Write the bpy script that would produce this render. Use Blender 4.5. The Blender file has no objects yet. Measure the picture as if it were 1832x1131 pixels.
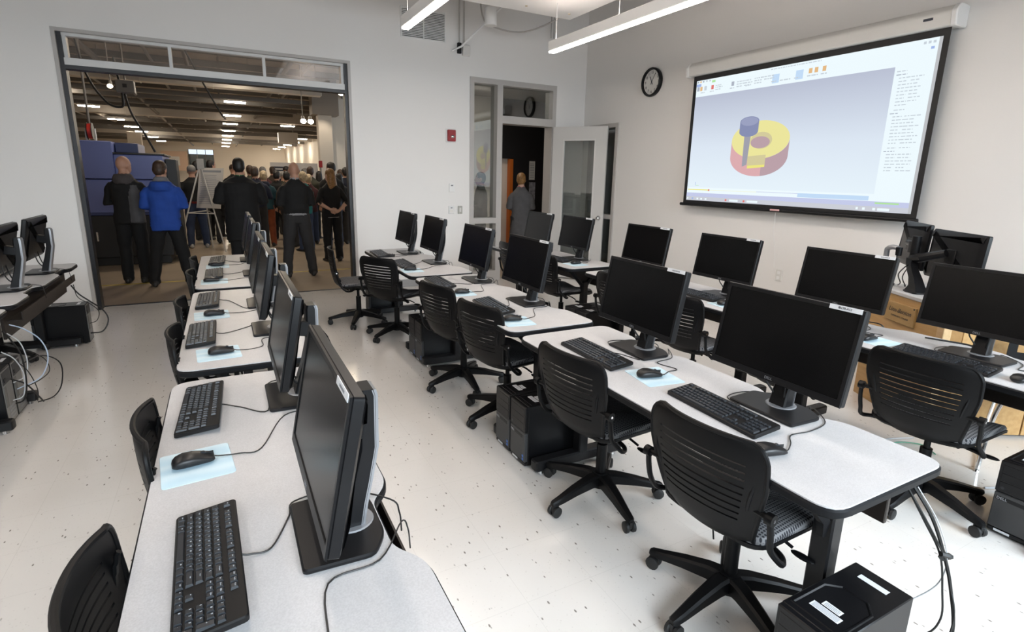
import bpy, math, random
from mathutils import Matrix, Vector, noise
from mathutils.bvhtree import BVHTree

random.seed(7)
scene = bpy.context.scene
COL = scene.collection
R = math.radians
PI = math.pi

# ------------------------------------------------------------------ camera
cam_d = bpy.data.cameras.new('camera')
cam = bpy.data.objects.new('camera', cam_d)
COL.objects.link(cam)
cam_d.sensor_width = 36.0
cam_d.lens = 958.98 / 1832.0 * 36.0
cam_d.shift_y = -30.45 / 1832.0
cam_d.clip_start = 0.05
cam_d.clip_end = 300
YAW, PITCH, ROLL = 0.491303, 0.2252307, 0.0223520
CAMZ = 1.62
_w = Vector((math.sin(YAW) * math.cos(PITCH), math.cos(YAW) * math.cos(PITCH), -math.sin(PITCH)))
_r = Vector((math.cos(YAW), -math.sin(YAW), 0))
_u = _r.cross(_w)
_r2 = math.cos(ROLL) * _r + math.sin(ROLL) * _u
_u2 = -math.sin(ROLL) * _r + math.cos(ROLL) * _u
cam.matrix_world = Matrix(((_r2.x, _u2.x, -_w.x, 0), (_r2.y, _u2.y, -_w.y, 0), (_r2.z, _u2.z, -_w.z, CAMZ), (0, 0, 0, 1)))
scene.camera = cam

# ------------------------------------------------------------------ world, lights, exposure
scene.view_settings.view_transform = 'Standard'
scene.view_settings.look = 'None'
scene.view_settings.gamma = 1.0
scene.view_settings.use_curve_mapping = False
scene.view_settings.exposure = 0.0
world = bpy.data.worlds.new('overcast_sky')
scene.world = world
world.use_nodes = True
world.node_tree.nodes['Background'].inputs[0].default_value = (0.80, 0.90, 1.0, 1)
world.node_tree.nodes['Background'].inputs[1].default_value = 1.2


def area_light(name, loc, rot, sx, sy, power, color, spread=180):
    l = bpy.data.lights.new(name, 'AREA')
    l.shape = 'RECTANGLE'
    l.size, l.size_y = sx, sy
    l.energy = power
    l.color = color
    l.spread = R(spread)
    o = bpy.data.objects.new(name, l)
    o.location = loc
    o.rotation_euler = rot
    COL.objects.link(o)
    return o


ROOM_X0, ROOM_X1, ROOM_Y0, ROOM_Y1, ROOM_Z = -4.3, 5.29, -2.4, 7.54, 4.8
# daylight entering through the tall windows of the wall behind the photographer
for k, (wx, wp) in enumerate(((-2.2, 66), (0.5, 92), (3.3, 142))):
    area_light('window_daylight', (wx, ROOM_Y0 + 0.06, 2.05), (R(55), 0, 0), 2.3, 2.5, wp, (0.80, 0.905, 1.0), 106)

# ------------------------------------------------------------------ materials
MATS = {}


def mat(name, color=(0.8, 0.8, 0.8), rough=0.5, metal=0.0, spec=0.5, emit=None, estr=0.0, var=0.0, vscale=30.0,
        bump=0.0, bscale=200.0, coat=0.0):
    if name in MATS:
        return MATS[name]
    m = bpy.data.materials.new(name)
    m.use_nodes = True
    nt = m.node_tree
    b = nt.nodes['Principled BSDF']
    b.inputs['Base Color'].default_value = (*color, 1)
    b.inputs['Roughness'].default_value = rough
    b.inputs['Metallic'].default_value = metal
    b.inputs['Specular IOR Level'].default_value = spec
    b.inputs['Coat Weight'].default_value = coat
    if emit:
        b.inputs['Emission Color'].default_value = (*emit, 1)
        b.inputs['Emission Strength'].default_value = estr
    if var or bump:
        tc = nt.nodes.new('ShaderNodeTexCoord')
    if var:
        n = nt.nodes.new('ShaderNodeTexNoise')
        n.inputs['Scale'].default_value = vscale
        n.inputs['Detail'].default_value = 4
        nt.links.new(tc.outputs['Object'], n.inputs['Vector'])
        r = nt.nodes.new('ShaderNodeValToRGB')
        r.color_ramp.elements[0].position = 0.3
        r.color_ramp.elements[1].position = 0.7
        r.color_ramp.elements[0].color = (*[max(0, c * (1 - var)) for c in color], 1)
        r.color_ramp.elements[1].color = (*[min(1, c * (1 + var)) for c in color], 1)
        nt.links.new(n.outputs['Fac'], r.inputs['Fac'])
        nt.links.new(r.outputs['Color'], b.inputs['Base Color'])
    if bump:
        n2 = nt.nodes.new('ShaderNodeTexNoise')
        n2.inputs['Scale'].default_value = bscale
        n2.inputs['Detail'].default_value = 3
        nt.links.new(tc.outputs['Object'], n2.inputs['Vector'])
        bp = nt.nodes.new('ShaderNodeBump')
        bp.inputs['Strength'].default_value = bump
        bp.inputs['Distance'].default_value = 0.002
        nt.links.new(n2.outputs['Fac'], bp.inputs['Height'])
        nt.links.new(bp.outputs['Normal'], b.inputs['Normal'])
    MATS[name] = m
    return m


def ramp_nodes(nt, vec, kind, scale, stops, detail=3.0, rand=1.0):
    if kind == 'noise':
        n = nt.nodes.new('ShaderNodeTexNoise')
        n.inputs['Detail'].default_value = detail
        out = n.outputs['Fac']
    else:
        n = nt.nodes.new('ShaderNodeTexVoronoi')
        out = n.outputs['Distance']
    n.inputs['Scale'].default_value = scale
    nt.links.new(vec, n.inputs['Vector'])
    r = nt.nodes.new('ShaderNodeValToRGB')
    el = r.color_ramp.elements
    el[0].position, el[0].color = stops[0][0], (*stops[0][1], 1)
    el[1].position, el[1].color = stops[1][0], (*stops[1][1], 1)
    for p, c in stops[2:]:
        e = el.new(p)
        e.color = (*c, 1)
    nt.links.new(out, r.inputs['Fac'])
    return r.outputs['Color']


def mix(nt, fac, a, b, mode='MIX'):
    n = nt.nodes.new('ShaderNodeMix')
    n.data_type = 'RGBA'
    n.blend_type = mode
    for sock, v in ((n.inputs[0], fac), (n.inputs[6], a), (n.inputs[7], b)):
        if isinstance(v, (int, float)):
            sock.default_value = v
        elif isinstance(v, tuple):
            sock.default_value = (*v, 1)
        else:
            nt.links.new(v, sock)
    return n.outputs[2]


def floor_material():
    """vinyl composition tile: off-white, tiny dark flecks, faint 12-inch seams, waxed"""
    m = mat('vinyl_floor', (0.70, 0.68, 0.645), 0.22, spec=0.5, coat=0.25)
    m.node_tree.nodes['Principled BSDF'].inputs['Coat Roughness'].default_value = 0.12
    nt = m.node_tree
    b = nt.nodes['Principled BSDF']
    tc = nt.nodes.new('ShaderNodeTexCoord')
    v = tc.outputs['Object']
    base = ramp_nodes(nt, v, 'noise', 1.3, [(0.3, (0.72, 0.685, 0.645)), (0.7, (0.78, 0.75, 0.715))])
    # directional flecks
    mp = nt.nodes.new('ShaderNodeMapping')
    mp.inputs['Scale'].default_value = (1.0, 0.45, 1.0)
    mp.inputs['Rotation'].default_value = (0, 0, 0.5)
    nt.links.new(v, mp.inputs['Vector'])
    fl = ramp_nodes(nt, mp.outputs['Vector'], 'voronoi', 34.0, [(0.10, (1, 1, 1)), (0.15, (0, 0, 0))])
    big = ramp_nodes(nt, v, 'noise', 9.0, [(0.47, (0, 0, 0)), (0.53, (1, 1, 1))], detail=2)
    f = mix(nt, 1.0, fl, big, 'MULTIPLY')
    c1 = mix(nt, f, base, (0.24, 0.215, 0.19))
    fl2 = ramp_nodes(nt, v, 'voronoi', 55.0, [(0.10, (1, 1, 1)), (0.16, (0, 0, 0))])
    f2 = mix(nt, 0.35, (0, 0, 0), fl2)
    c2 = mix(nt, f2, c1, (0.50, 0.46, 0.42))
    br = nt.nodes.new('ShaderNodeTexBrick')
    br.offset = 0.0
    br.inputs['Scale'].default_value = 1.0
    br.inputs['Brick Width'].default_value = 0.3048
    br.inputs['Row Height'].default_value = 0.3048
    br.inputs['Mortar Size'].default_value = 0.0009
    br.inputs['Color1'].default_value = (0, 0, 0, 1)
    br.inputs['Color2'].default_value = (0, 0, 0, 1)
    br.inputs['Mortar'].default_value = (0.3, 0.3, 0.3, 1)
    nt.links.new(v, br.inputs['Vector'])
    c3 = mix(nt, br.outputs['Color'], c2, (0.42, 0.40, 0.37))
    nt.links.new(c3, b.inputs['Base Color'])
    rr = ramp_nodes(nt, v, 'noise', 2.5, [(0.3, (0.10, 0.10, 0.10)), (0.7, (0.17, 0.17, 0.17))])
    nt.links.new(rr, b.inputs['Roughness'])
    return m


def laminate_material():
    m = mat('grey_nebula_laminate', (0.62, 0.62, 0.64), 0.42, spec=0.4)
    nt = m.node_tree
    b = nt.nodes['Principled BSDF']
    tc = nt.nodes.new('ShaderNodeTexCoord')
    v = tc.outputs['Object']
    base = ramp_nodes(nt, v, 'noise', 260.0, [(0.35, (0.515, 0.512, 0.52)), (0.65, (0.585, 0.582, 0.59))], detail=6)
    cl = ramp_nodes(nt, v, 'noise', 12.0, [(0.3, (0.95, 0.95, 0.95)), (0.7, (1, 1, 1))])
    nt.links.new(mix(nt, 1.0, base, cl, 'MULTIPLY'), b.inputs['Base Color'])
    return m


def wood_material(name, c0, c1, scale=(3, 22, 22)):
    m = mat(name, c0, 0.38, spec=0.4)
    nt = m.node_tree
    b = nt.nodes['Principled BSDF']
    tc = nt.nodes.new('ShaderNodeTexCoord')
    mp = nt.nodes.new('ShaderNodeMapping')
    mp.inputs['Scale'].default_value = scale
    nt.links.new(tc.outputs['Object'], mp.inputs['Vector'])
    c = ramp_nodes(nt, mp.outputs['Vector'], 'noise', 1.6, [(0.3, c0), (0.7, c1)], detail=5)
    nt.links.new(c, b.inputs['Base Color'])
    return m


def seat_fabric_material():
    m = mat('dotted_grey_fabric', (0.2, 0.2, 0.21), 0.9, spec=0.2)
    nt = m.node_tree
    b = nt.nodes['Principled BSDF']
    tc = nt.nodes.new('ShaderNodeTexCoord')
    mp = nt.nodes.new('ShaderNodeMapping')
    mp.inputs['Scale'].default_value = (80, 80, 0)
    nt.links.new(tc.outputs['Object'], mp.inputs['Vector'])
    fr = nt.nodes.new('ShaderNodeVectorMath')
    fr.operation = 'FRACTION'
    nt.links.new(mp.outputs['Vector'], fr.inputs[0])
    sb = nt.nodes.new('ShaderNodeVectorMath')
    sb.operation = 'DISTANCE'
    sb.inputs[1].default_value = (0.5, 0.5, 0)
    nt.links.new(fr.outputs[0], sb.inputs[0])
    r = nt.nodes.new('ShaderNodeValToRGB')
    r.color_ramp.elements[0].position = 0.30
    r.color_ramp.elements[0].color = (0.025, 0.025, 0.03, 1)
    r.color_ramp.elements[1].position = 0.40
    r.color_ramp.elements[1].color = (0.17, 0.17, 0.175, 1)
    nt.links.new(sb.outputs['Value'], r.inputs['Fac'])
    nt.links.new(r.outputs['Color'], b.inputs['Base Color'])
    return m


def pad_material():
    m = mat('pale_blue_mouse_pad', (0.45, 0.68, 0.82), 0.45)
    nt = m.node_tree
    b = nt.nodes['Principled BSDF']
    tc = nt.nodes.new('ShaderNodeTexCoord')
    w = nt.nodes.new('ShaderNodeTexWave')
    w.wave_type = 'RINGS'
    w.inputs['Scale'].default_value = .7
    w.inputs['Distortion'].default_value = 5
    w.inputs['Detail'].default_value = 1
    mp = nt.nodes.new('ShaderNodeMapping')
    mp.inputs['Scale'].default_value = (6, 6, 6)
    mp.inputs['Location'].default_value = (0.4, -0.3, 0)
    nt.links.new(tc.outputs['Object'], mp.inputs['Vector'])
    nt.links.new(mp.outputs['Vector'], w.inputs['Vector'])
    r = nt.nodes.new('ShaderNodeValToRGB')
    r.color_ramp.elements[0].color = (0.54, 0.75, 0.87, 1)
    r.color_ramp.elements[1].color = (0.66, 0.83, 0.92, 1)
    nt.links.new(w.outputs['Fac'], r.inputs['Fac'])
    nt.links.new(r.outputs['Color'], b.inputs['Base Color'])
    return m


def glass_material(name, tint=(0.9, 0.93, 0.92), refl=0.12, dark=0.0):
    """thin architectural pane: mostly clear, mirror reflection growing at grazing angles"""
    m = bpy.data.materials.new(name)
    m.use_nodes = True
    nt = m.node_tree
    for n in list(nt.nodes):
        nt.nodes.remove(n)
    out = nt.nodes.new('ShaderNodeOutputMaterial')
    tr = nt.nodes.new('ShaderNodeBsdfTransparent')
    tr.inputs['Color'].default_value = (*tint, 1)
    gl = nt.nodes.new('ShaderNodeBsdfGlossy')
    gl.inputs['Roughness'].default_value = 0.01
    lw = nt.nodes.new('ShaderNodeLayerWeight')
    lw.inputs['Blend'].default_value = 0.35
    mr = nt.nodes.new('ShaderNodeMapRange')
    mr.inputs['To Min'].default_value = refl
    mr.inputs['To Max'].default_value = 0.85
    nt.links.new(lw.outputs['Fresnel'], mr.inputs['Value'])
    ms = nt.nodes.new('ShaderNodeMixShader')
    nt.links.new(mr.outputs['Result'], ms.inputs['Fac'])
    nt.links.new(tr.outputs[0], ms.inputs[1])
    nt.links.new(gl.outputs[0], ms.inputs[2])
    nt.links.new(ms.outputs[0], out.inputs['Surface'])
    MATS[name] = m
    return m


def emis(name, color, s):
    if name in MATS:
        return MATS[name]
    m = bpy.data.materials.new(name)
    m.use_nodes = True
    nt = m.node_tree
    for n in list(nt.nodes):
        nt.nodes.remove(n)
    out = nt.nodes.new('ShaderNodeOutputMaterial')
    e = nt.nodes.new('ShaderNodeEmission')
    e.inputs['Color'].default_value = (*color, 1)
    e.inputs['Strength'].default_value = s
    nt.links.new(e.outputs[0], out.inputs['Surface'])
    MATS[name] = m
    return m


M_FLOOR = floor_material()
M_LAM = laminate_material()
M_MAPLE = wood_material('maple_veneer', (0.50, 0.30, 0.12), (0.60, 0.38, 0.17))
M_SEAT = seat_fabric_material()
M_PAD = pad_material()
M_GLASS = glass_material('window_glass', (0.80, 0.82, 0.81), 0.10)
M_TGLASS = glass_material('transom_glass', (0.90, 0.86, 0.83), 0.10)
M_WALL = mat('white_wall_paint', (0.82, 0.805, 0.785), 0.6, spec=0.25, bump=0.05, bscale=90)
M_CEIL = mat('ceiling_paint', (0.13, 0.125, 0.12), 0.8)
M_BASEB = mat('grey_rubber_base', (0.30, 0.30, 0.30), 0.6)
M_ALU = mat('grey_door_frame_paint', (0.46, 0.44, 0.42), 0.45)
M_LEAF = mat('pale_door_paint', (0.60, 0.59, 0.57), 0.45)
M_DARKTRACK = mat('black_anodised_track', (0.015, 0.015, 0.017), 0.4)
M_EDGE = mat('black_rubber_edge', (0.006, 0.0065, 0.008), 0.5, spec=0.2)
M_STEEL = mat('black_powder_coat', (0.009, 0.009, 0.010), 0.42, spec=0.3)
M_PLASTIC = mat('black_plastic', (0.007, 0.007, 0.008), 0.38, spec=0.3)
M_CHAIR = mat('black_chair_plastic', (0.0035, 0.0035, 0.004), 0.45, spec=0.22)
M_RUBBER = mat('black_caster_rubber', (0.012, 0.012, 0.012), 0.55)
M_KEY = mat('charcoal_key', (0.018, 0.021, 0.026), 0.35)
M_KBODY = mat('keyboard_black', (0.007, 0.007, 0.0075), 0.4, spec=.3)
M_SCREEN = mat('dark_lcd_panel', (0.003, 0.003, 0.0033), 0.25, spec=0.22)
M_SILVER = mat('silver_plastic', (0.33, 0.34, 0.36), 0.38, metal=0.5)
M_CHROME = mat('chrome', (0.75, 0.75, 0.76), 0.15, metal=1.0)
M_CABLE = mat('black_cable', (0.012, 0.012, 0.012), 0.45)
M_WCABLE = mat('pale_grey_cable', (0.55, 0.57, 0.60), 0.45)
M_STICK = mat('white_sticker', (0.80, 0.82, 0.85), 0.5)
M_INK = mat('dark_ink', (0.03, 0.035, 0.05), 0.6)
M_GINK = mat('grey_ink', (0.25, 0.26, 0.28), 0.6)
M_WINK = mat('white_ink', (0.42, 0.44, 0.47), 0.5)
M_TOWER = mat('black_computer_case', (0.006, 0.006, 0.007), 0.36, spec=0.3)
M_TGREY = mat('dark_grey_front_panel', (0.045, 0.046, 0.048), 0.5)
M_REAR = mat('zinc_rear_panel', (0.30, 0.30, 0.29), 0.4, metal=0.7)
M_BLUELBL = mat('blue_label', (0.04, 0.16, 0.55), 0.4)
M_WHITE = mat('white_enamel', (0.80, 0.80, 0.79), 0.4)
M_OFFWHITE = mat('off_white_plastic', (0.70, 0.69, 0.66), 0.45)
M_RED = mat('alarm_red', (0.30, 0.015, 0.02), 0.35)
M_TROUGH = mat('dark_brown_modesty_panel', (0.020, 0.014, 0.011), 0.45)

# ------------------------------------------------------------------ mesh building


class MB:
    def __init__(self):
        self.v, self.f = [], []

    def add(self, vs, fs, M=None):
        o = len(self.v)
        if M is not None:
            vs = [tuple(M @ Vector(p)) for p in vs]
        self.v += [tuple(p) for p in vs]
        self.f += [tuple(i + o for i in q) for q in fs]
        return self

    def box(self, x0, x1, y0, y1, z0, z1, M=None):
        vs = [(x, y, z) for z in (z0, z1) for y in (y0, y1) for x in (x0, x1)]
        fs = [(0, 2, 3, 1), (4, 5, 7, 6), (0, 1, 5, 4), (2, 6, 7, 3), (0, 4, 6, 2), (1, 3, 7, 5)]
        return self.add(vs, fs, M)

    def cbox(self, x0, x1, y0, y1, z0, z1, c=0.004, M=None):
        """box with chamfered vertical and horizontal edges"""
        c = min(c, (x1 - x0) * .45, (y1 - y0) * .45, (z1 - z0) * .45)
        p = [(x0 + c, y0), (x1 - c, y0), (x1, y0 + c), (x1, y1 - c), (x1 - c, y1), (x0 + c, y1), (x0, y1 - c), (x0, y0 + c)]
        return self.prism(p, z0, z1, c, M)

    def prism(self, poly, z0, z1, c=0.0, M=None):
        n = len(poly)
        rings = [(poly, z0), (poly, z1)]
        if c > 0:
            ip = inset(poly, c)
            rings = [(ip, z0), (poly, z0 + c), (poly, z1 - c), (ip, z1)]
        vs, fs = [], []
        for p, z in rings:
            vs += [(x, y, z) for x, y in p]
        for k in range(len(rings) - 1):
            for i in range(n):
                j = (i + 1) % n
                fs.append((k * n + i, k * n + j, (k + 1) * n + j, (k + 1) * n + i))
        fs.append(tuple(reversed(range(n))))
        fs.append(tuple(range((len(rings) - 1) * n, len(rings) * n)))
        return self.add(vs, fs, M)

    def loft(self, rings, M=None, cap=True, closed=True):
        n = len(rings[0])
        vs = [p for r in rings for p in r]
        fs = []
        for k in range(len(rings) - 1):
            for i in range(n if closed else n - 1):
                j = (i + 1) % n
                fs.append((k * n + i, k * n + j, (k + 1) * n + j, (k + 1) * n + i))
        if cap:
            fs.append(tuple(reversed(range(n))))
            fs.append(tuple(range((len(rings) - 1) * n, len(rings) * n)))
        return self.add(vs, fs, M)

    def tube(self, path, r, n=8, M=None):
        pts = [Vector(p) for p in path]
        rs = r if isinstance(r, (list, tuple)) else [r] * len(pts)
        rings = []
        up = None
        for i, p in enumerate(pts):
            t = (pts[min(i + 1, len(pts) - 1)] - pts[max(i - 1, 0)]).normalized()
            if up is None:
                a = Vector((0, 0, 1)) if abs(t.z) < 0.9 else Vector((1, 0, 0))
            else:
                a = up
            s = t.cross(a)
            if s.length < 1e-6:
                s = t.cross(Vector((0.3, 1, 0.2)))
            s.normalize()
            up = s.cross(t).normalized()
            rings.append([tuple(p + rs[i] * (math.cos(2 * PI * k / n) * s + math.sin(2 * PI * k / n) * up)) for k in range(n)])
        return self.loft(rings, M)

    def cyl(self, p0, p1, r0, r1=None, n=16, M=None):
        return self.tube([p0, p1], [r0, r0 if r1 is None else r1], n, M)

    def ell(self, c, r, nu=16, nv=10, M=None):
        vs = [(c[0], c[1], c[2] - r[2])]
        for j in range(1, nv):
            a = -PI / 2 + PI * j / nv
            for i in range(nu):
                b = 2 * PI * i / nu
                vs.append((c[0] + r[0] * math.cos(a) * math.cos(b), c[1] + r[1] * math.cos(a) * math.sin(b), c[2] + r[2] * math.sin(a)))
        vs.append((c[0], c[1], c[2] + r[2]))
        fs = [(0, 1 + (i + 1) % nu, 1 + i) for i in range(nu)]
        for j in range(nv - 2):
            for i in range(nu):
                a, b = 1 + j * nu + i, 1 + j * nu + (i + 1) % nu
                fs.append((a, b, b + nu, a + nu))
        o = 1 + (nv - 2) * nu
        fs += [(o + i, o + (i + 1) % nu, len(vs) - 1) for i in range(nu)]
        return self.add(vs, fs, M)

    def quad(self, a, b, c, d, M=None):
        return self.add([a, b, c, d], [(0, 1, 2, 3)], M)

    def mesh(self, name, m, smooth=0.55):
        me = bpy.data.meshes.new(name)
        me.from_pydata(self.v, [], self.f)
        me.update()
        if m:
            me.materials.append(m)
        if smooth:
            me.shade_smooth()
            me.set_sharp_from_angle(angle=smooth)
        return me

    def build(self, name, m, parent=None, smooth=0.55, loc=None, M=None):
        o = bpy.data.objects.new(name, self.mesh(name, m, smooth))
        COL.objects.link(o)
        if M is not None:
            o.matrix_local = M
        if loc:
            o.location = loc
        if parent:
            o.parent = parent
        return o


def inset(poly, c):
    n = len(poly)
    out = []
    for i in range(n):
        x0, y0 = poly[i - 1]
        x1, y1 = poly[i]
        x2, y2 = poly[(i + 1) % n]
        a = Vector((x1 - x0, y1 - y0)).normalized()
        b = Vector((x2 - x1, y2 - y1)).normalized()
        na, nb = Vector((-a.y, a.x)), Vector((-b.y, b.x))
        s = na + nb
        d = max(0.3, 1 + na.dot(nb))
        out.append((x1 + s.x * c / d, y1 + s.y * c / d))
    return out


def rounded(poly, r, n=5):
    """round the corners of a polygon; r is one radius or one per corner"""
    out = []
    k = len(poly)
    for i in range(k):
        p0, p1, p2 = Vector(poly[i - 1]), Vector(poly[i]), Vector(poly[(i + 1) % k])
        rr = r[i] if isinstance(r, (list, tuple)) else r
        a, b = (p0 - p1), (p2 - p1)
        d = min(rr, a.length * .48, b.length * .48)
        if d < 1e-5:
            out.append(tuple(p1))
            continue
        q0, q1 = p1 + a.normalized() * d, p1 + b.normalized() * d
        for j in range(n + 1):
            t = j / n
            p = (1 - t) ** 2 * q0 + 2 * t * (1 - t) * p1 + t * t * q1
            out.append((p.x, p.y))
    return out


def catmull(pts, n=6):
    P = [Vector(p) for p in pts]
    P = [2 * P[0] - P[1]] + P + [2 * P[-1] - P[-2]]
    out = []
    for i in range(1, len(P) - 2):
        for k in range(n):
            t = k / n
            a, b, c, d = P[i - 1], P[i], P[i + 1], P[i + 2]
            out.append(0.5 * ((2 * b) + (c - a) * t + (2 * a - 5 * b + 4 * c - d) * t * t + (3 * b - a - 3 * c + d) * t ** 3))
    out.append(P[-2])
    return out


def tag(o, label=None, cat=None, group=None, kind=None):
    if label:
        o['label'] = label
    if cat:
        o['category'] = cat
    if group:
        o['group'] = group
    if kind:
        o['kind'] = kind
    return o


def thing(name, label, cat, loc=(0, 0, 0), rz=0.0, group=None):
    o = bpy.data.objects.new(name, None)
    o.empty_display_size = 0.1
    COL.objects.link(o)
    o.location = loc
    o.rotation_euler = (0, 0, rz)
    return tag(o, label, cat, group)


def copy_tree(o, parent=None):
    c = o.copy()
    COL.objects.link(c)
    if parent:
        c.parent = parent
    for ch in list(o.children):
        copy_tree(ch, c)
    return c


def struct(name, mb, m, parent=None, smooth=0.55):
    o = mb.build(name, m, parent, smooth)
    if parent is None:
        o['kind'] = 'structure'
    return o


_tcache = {}
_tmp = bpy.data.scenes.new('evaluation')


def eval_mesh(ob):
    """mesh of an object with its modifiers applied, evaluated alone"""
    _tmp.collection.objects.link(ob)
    with bpy.context.temp_override(scene=_tmp, view_layer=_tmp.view_layers[0]):
        dg = bpy.context.evaluated_depsgraph_get()
        dg.update()
        me = bpy.data.meshes.new_from_object(ob.evaluated_get(dg))
    _tmp.collection.objects.unlink(ob)
    return me



def text_mesh(txt, size, depth=0.0004, shear=0.0, align='CENTER'):
    k = (txt, size, shear, align)
    if k in _tcache:
        return _tcache[k]
    cu = bpy.data.curves.new('lettering', 'FONT')
    cu.body = txt
    cu.size = size
    cu.extrude = depth
    cu.shear = shear
    cu.align_x = align
    cu.align_y = 'CENTER'
    cu.resolution_u = 2
    ob = bpy.data.objects.new('lettering', cu)
    me = eval_mesh(ob)
    me.name = 'lettering'
    bpy.data.objects.remove(ob)
    bpy.data.curves.remove(cu)
    _tcache[k] = me
    return me


def text_obj(name, txt, size, m, M, parent=None, shear=0.0, align='CENTER'):
    me = text_mesh(txt, size, shear=shear, align=align)
    if not me.materials:
        me.materials.append(m)
    elif me.materials[0] is not m:
        me = me.copy()
        me.materials[0] = m
    o = bpy.data.objects.new(name, me)
    COL.objects.link(o)
    o.parent = parent
    o.matrix_local = M
    return o


def basis(ux, uy, uz, loc=(0, 0, 0)):
    return Matrix(((ux[0], uy[0], uz[0], loc[0]), (ux[1], uy[1], uz[1], loc[1]), (ux[2], uy[2], uz[2], loc[2]), (0, 0, 0, 1)))


def facing_minus_x(loc):        # lettering on a face that looks towards -x
    return basis((0, -1, 0), (0, 0, 1), (-1, 0, 0), loc)


def lying_for_minus_x(loc):     # lettering lying flat, read from -x
    return basis((0, -1, 0), (1, 0, 0), (0, 0, 1), loc)


def facing_minus_y(loc):
    return basis((1, 0, 0), (0, 0, 1), (0, -1, 0), loc)

# ------------------------------------------------------------------ room shell
W0, W1 = ROOM_Y1, ROOM_Y1 + 0.2          # back wall
fl = MB().box(ROOM_X0 - .2, ROOM_X1 + .2, ROOM_Y0 - .2, W1 - 0.02, -0.12, 0)
struct('floor', fl, M_FLOOR)
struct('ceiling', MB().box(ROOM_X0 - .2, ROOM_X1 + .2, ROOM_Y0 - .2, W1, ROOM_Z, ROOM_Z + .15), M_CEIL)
OX0, OX1, OZ = -1.43, 1.59, 3.02          # wide opening to the hall
DX0, DX1, DZ = 3.27, 4.74, 3.00           # door and sidelight set
wb = MB()
wb.box(ROOM_X0 - .2, OX0, W0, W1, 0, ROOM_Z)
wb.box(OX0, OX1, W0, W1, OZ, ROOM_Z)
wb.box(OX1, DX0, W0, W1, 0, ROOM_Z)
wb.box(DX0, DX1, W0, W1, DZ, ROOM_Z)
wb.box(DX1, ROOM_X1 + .2, W0, W1, 0, ROOM_Z)
struct('wall_back', wb, M_WALL, smooth=0)
wr = MB()
SY0, SY1, SZ = 6.63, 7.36, 2.43           # narrow glazed opening in the wall of the projection screen
wr.box(ROOM_X1, ROOM_X1 + .2, ROOM_Y0 - .2, SY0, 0, ROOM_Z)
wr.box(ROOM_X1, ROOM_X1 + .2, SY0, SY1, SZ, ROOM_Z)
wr.box(ROOM_X1, ROOM_X1 + .2, SY1, W0, 0, ROOM_Z)
struct('wall_right', wr, M_WALL, smooth=0)
struct('wall_left', MB().box(ROOM_X0 - .2, ROOM_X0, ROOM_Y0 - .2, W0, 0, ROOM_Z), M_WALL, smooth=0)
wn = MB()
xs = [ROOM_X0 - .2, -3.35, -1.05, -0.65, 1.65, 2.15, 4.45, ROOM_X1 + .2]
for k in range(0, 8, 2):
    wn.box(xs[k], xs[k + 1], ROOM_Y0 - .2, ROOM_Y0, 0, ROOM_Z)
for k in (1, 3, 5):
    wn.box(xs[k], xs[k + 1], ROOM_Y0 - .2, ROOM_Y0, 0, .8)
    wn.box(xs[k], xs[k + 1], ROOM_Y0 - .2, ROOM_Y0, 3.3, ROOM_Z)
struct('wall_front', wn, M_WALL, smooth=0)
for n_, k in enumerate((1, 3, 5)):
    w = thing('window_%d' % (n_ + 3), 'tall daylight window in the wall behind the photographer', 'window', (0, 0, 0))
    w['kind'] = 'structure'
    del w['category']
    fr = MB()
    a, b = xs[k], xs[k + 1]
    for q in ((a, a + .05, .8, 3.3), (b - .05, b, .8, 3.3), (a, b, .8, .85), (a, b, 3.25, 3.3), ((a + b) / 2 - .025, (a + b) / 2 + .025, .8, 3.3)):
        fr.box(q[0], q[1], ROOM_Y0 - .14, ROOM_Y0 - .08, q[2], q[3])
    fr.build('window_frame', M_ALU, w)
    MB().box(a, b, ROOM_Y0 - .115, ROOM_Y0 - .105, .8, 3.3).build('pane', M_GLASS, w)
bb = MB()
for a, b in ((ROOM_X0, OX0), (OX1, DX0), (DX1, ROOM_X1)):
    bb.cbox(a, b, W0 - .008, W0, 0, .11, .003)
struct('baseboard_back', bb, M_BASEB)
struct('baseboard_right', MB().cbox(ROOM_X1 - .008, ROOM_X1, ROOM_Y0, SY0 - .05, 0, .11, .003), M_BASEB)
struct('baseboard_left', MB().cbox(ROOM_X0, ROOM_X0 + .008, ROOM_Y0, W0, 0, .11, .003), M_BASEB)

# opening: grey jamb trim, black door tracks, glazed transom
t = thing('trim_1', 'grey trim and black track around the wide opening', None)
t['kind'] = 'structure'
j = MB()
j.box(OX0, OX0 + .035, W0 - .01, W1 + .01, 0, OZ)
j.box(OX1 - .035, OX1, W0 - .01, W1 + .01, 0, OZ)
j.box(OX0 + .035, OX1 - .035, W0 - .01, W1 + .01, OZ - .035, OZ)
j.build('jamb_trim', M_ALU, t, 0)
j = MB()
j.box(OX0 + .035, OX0 + .075, W0 + .03, W1 - .03, 0, OZ - .035)
j.box(OX1 - .075, OX1 - .035, W0 + .03, W1 - .03, 0, OZ - .035)
j.box(OX0 + .075, OX1 - .075, W0 + .03, W1 - .03, 2.625, 2.665)
j.build('door_track', M_DARKTRACK, t, 0)
MB().box(OX0 + .035, OX1 - .035, W1 - .022, W1 + .02, 0.0, 0.006).build('threshold', M_DARKTRACK, t, 0)
TX = [OX0 + .075, -0.395, 0.575, OX1 - .075]
w = thing('window_1', 'three-pane glazed transom over the wide opening', None)
w['kind'] = 'structure'
j = MB()
j.box(TX[0], TX[3], W0 + .02, W1 - .02, 2.665, 2.735)
j.box(TX[0], TX[3], W0 + .05, W1 - .05, 2.955, 2.985)
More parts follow.
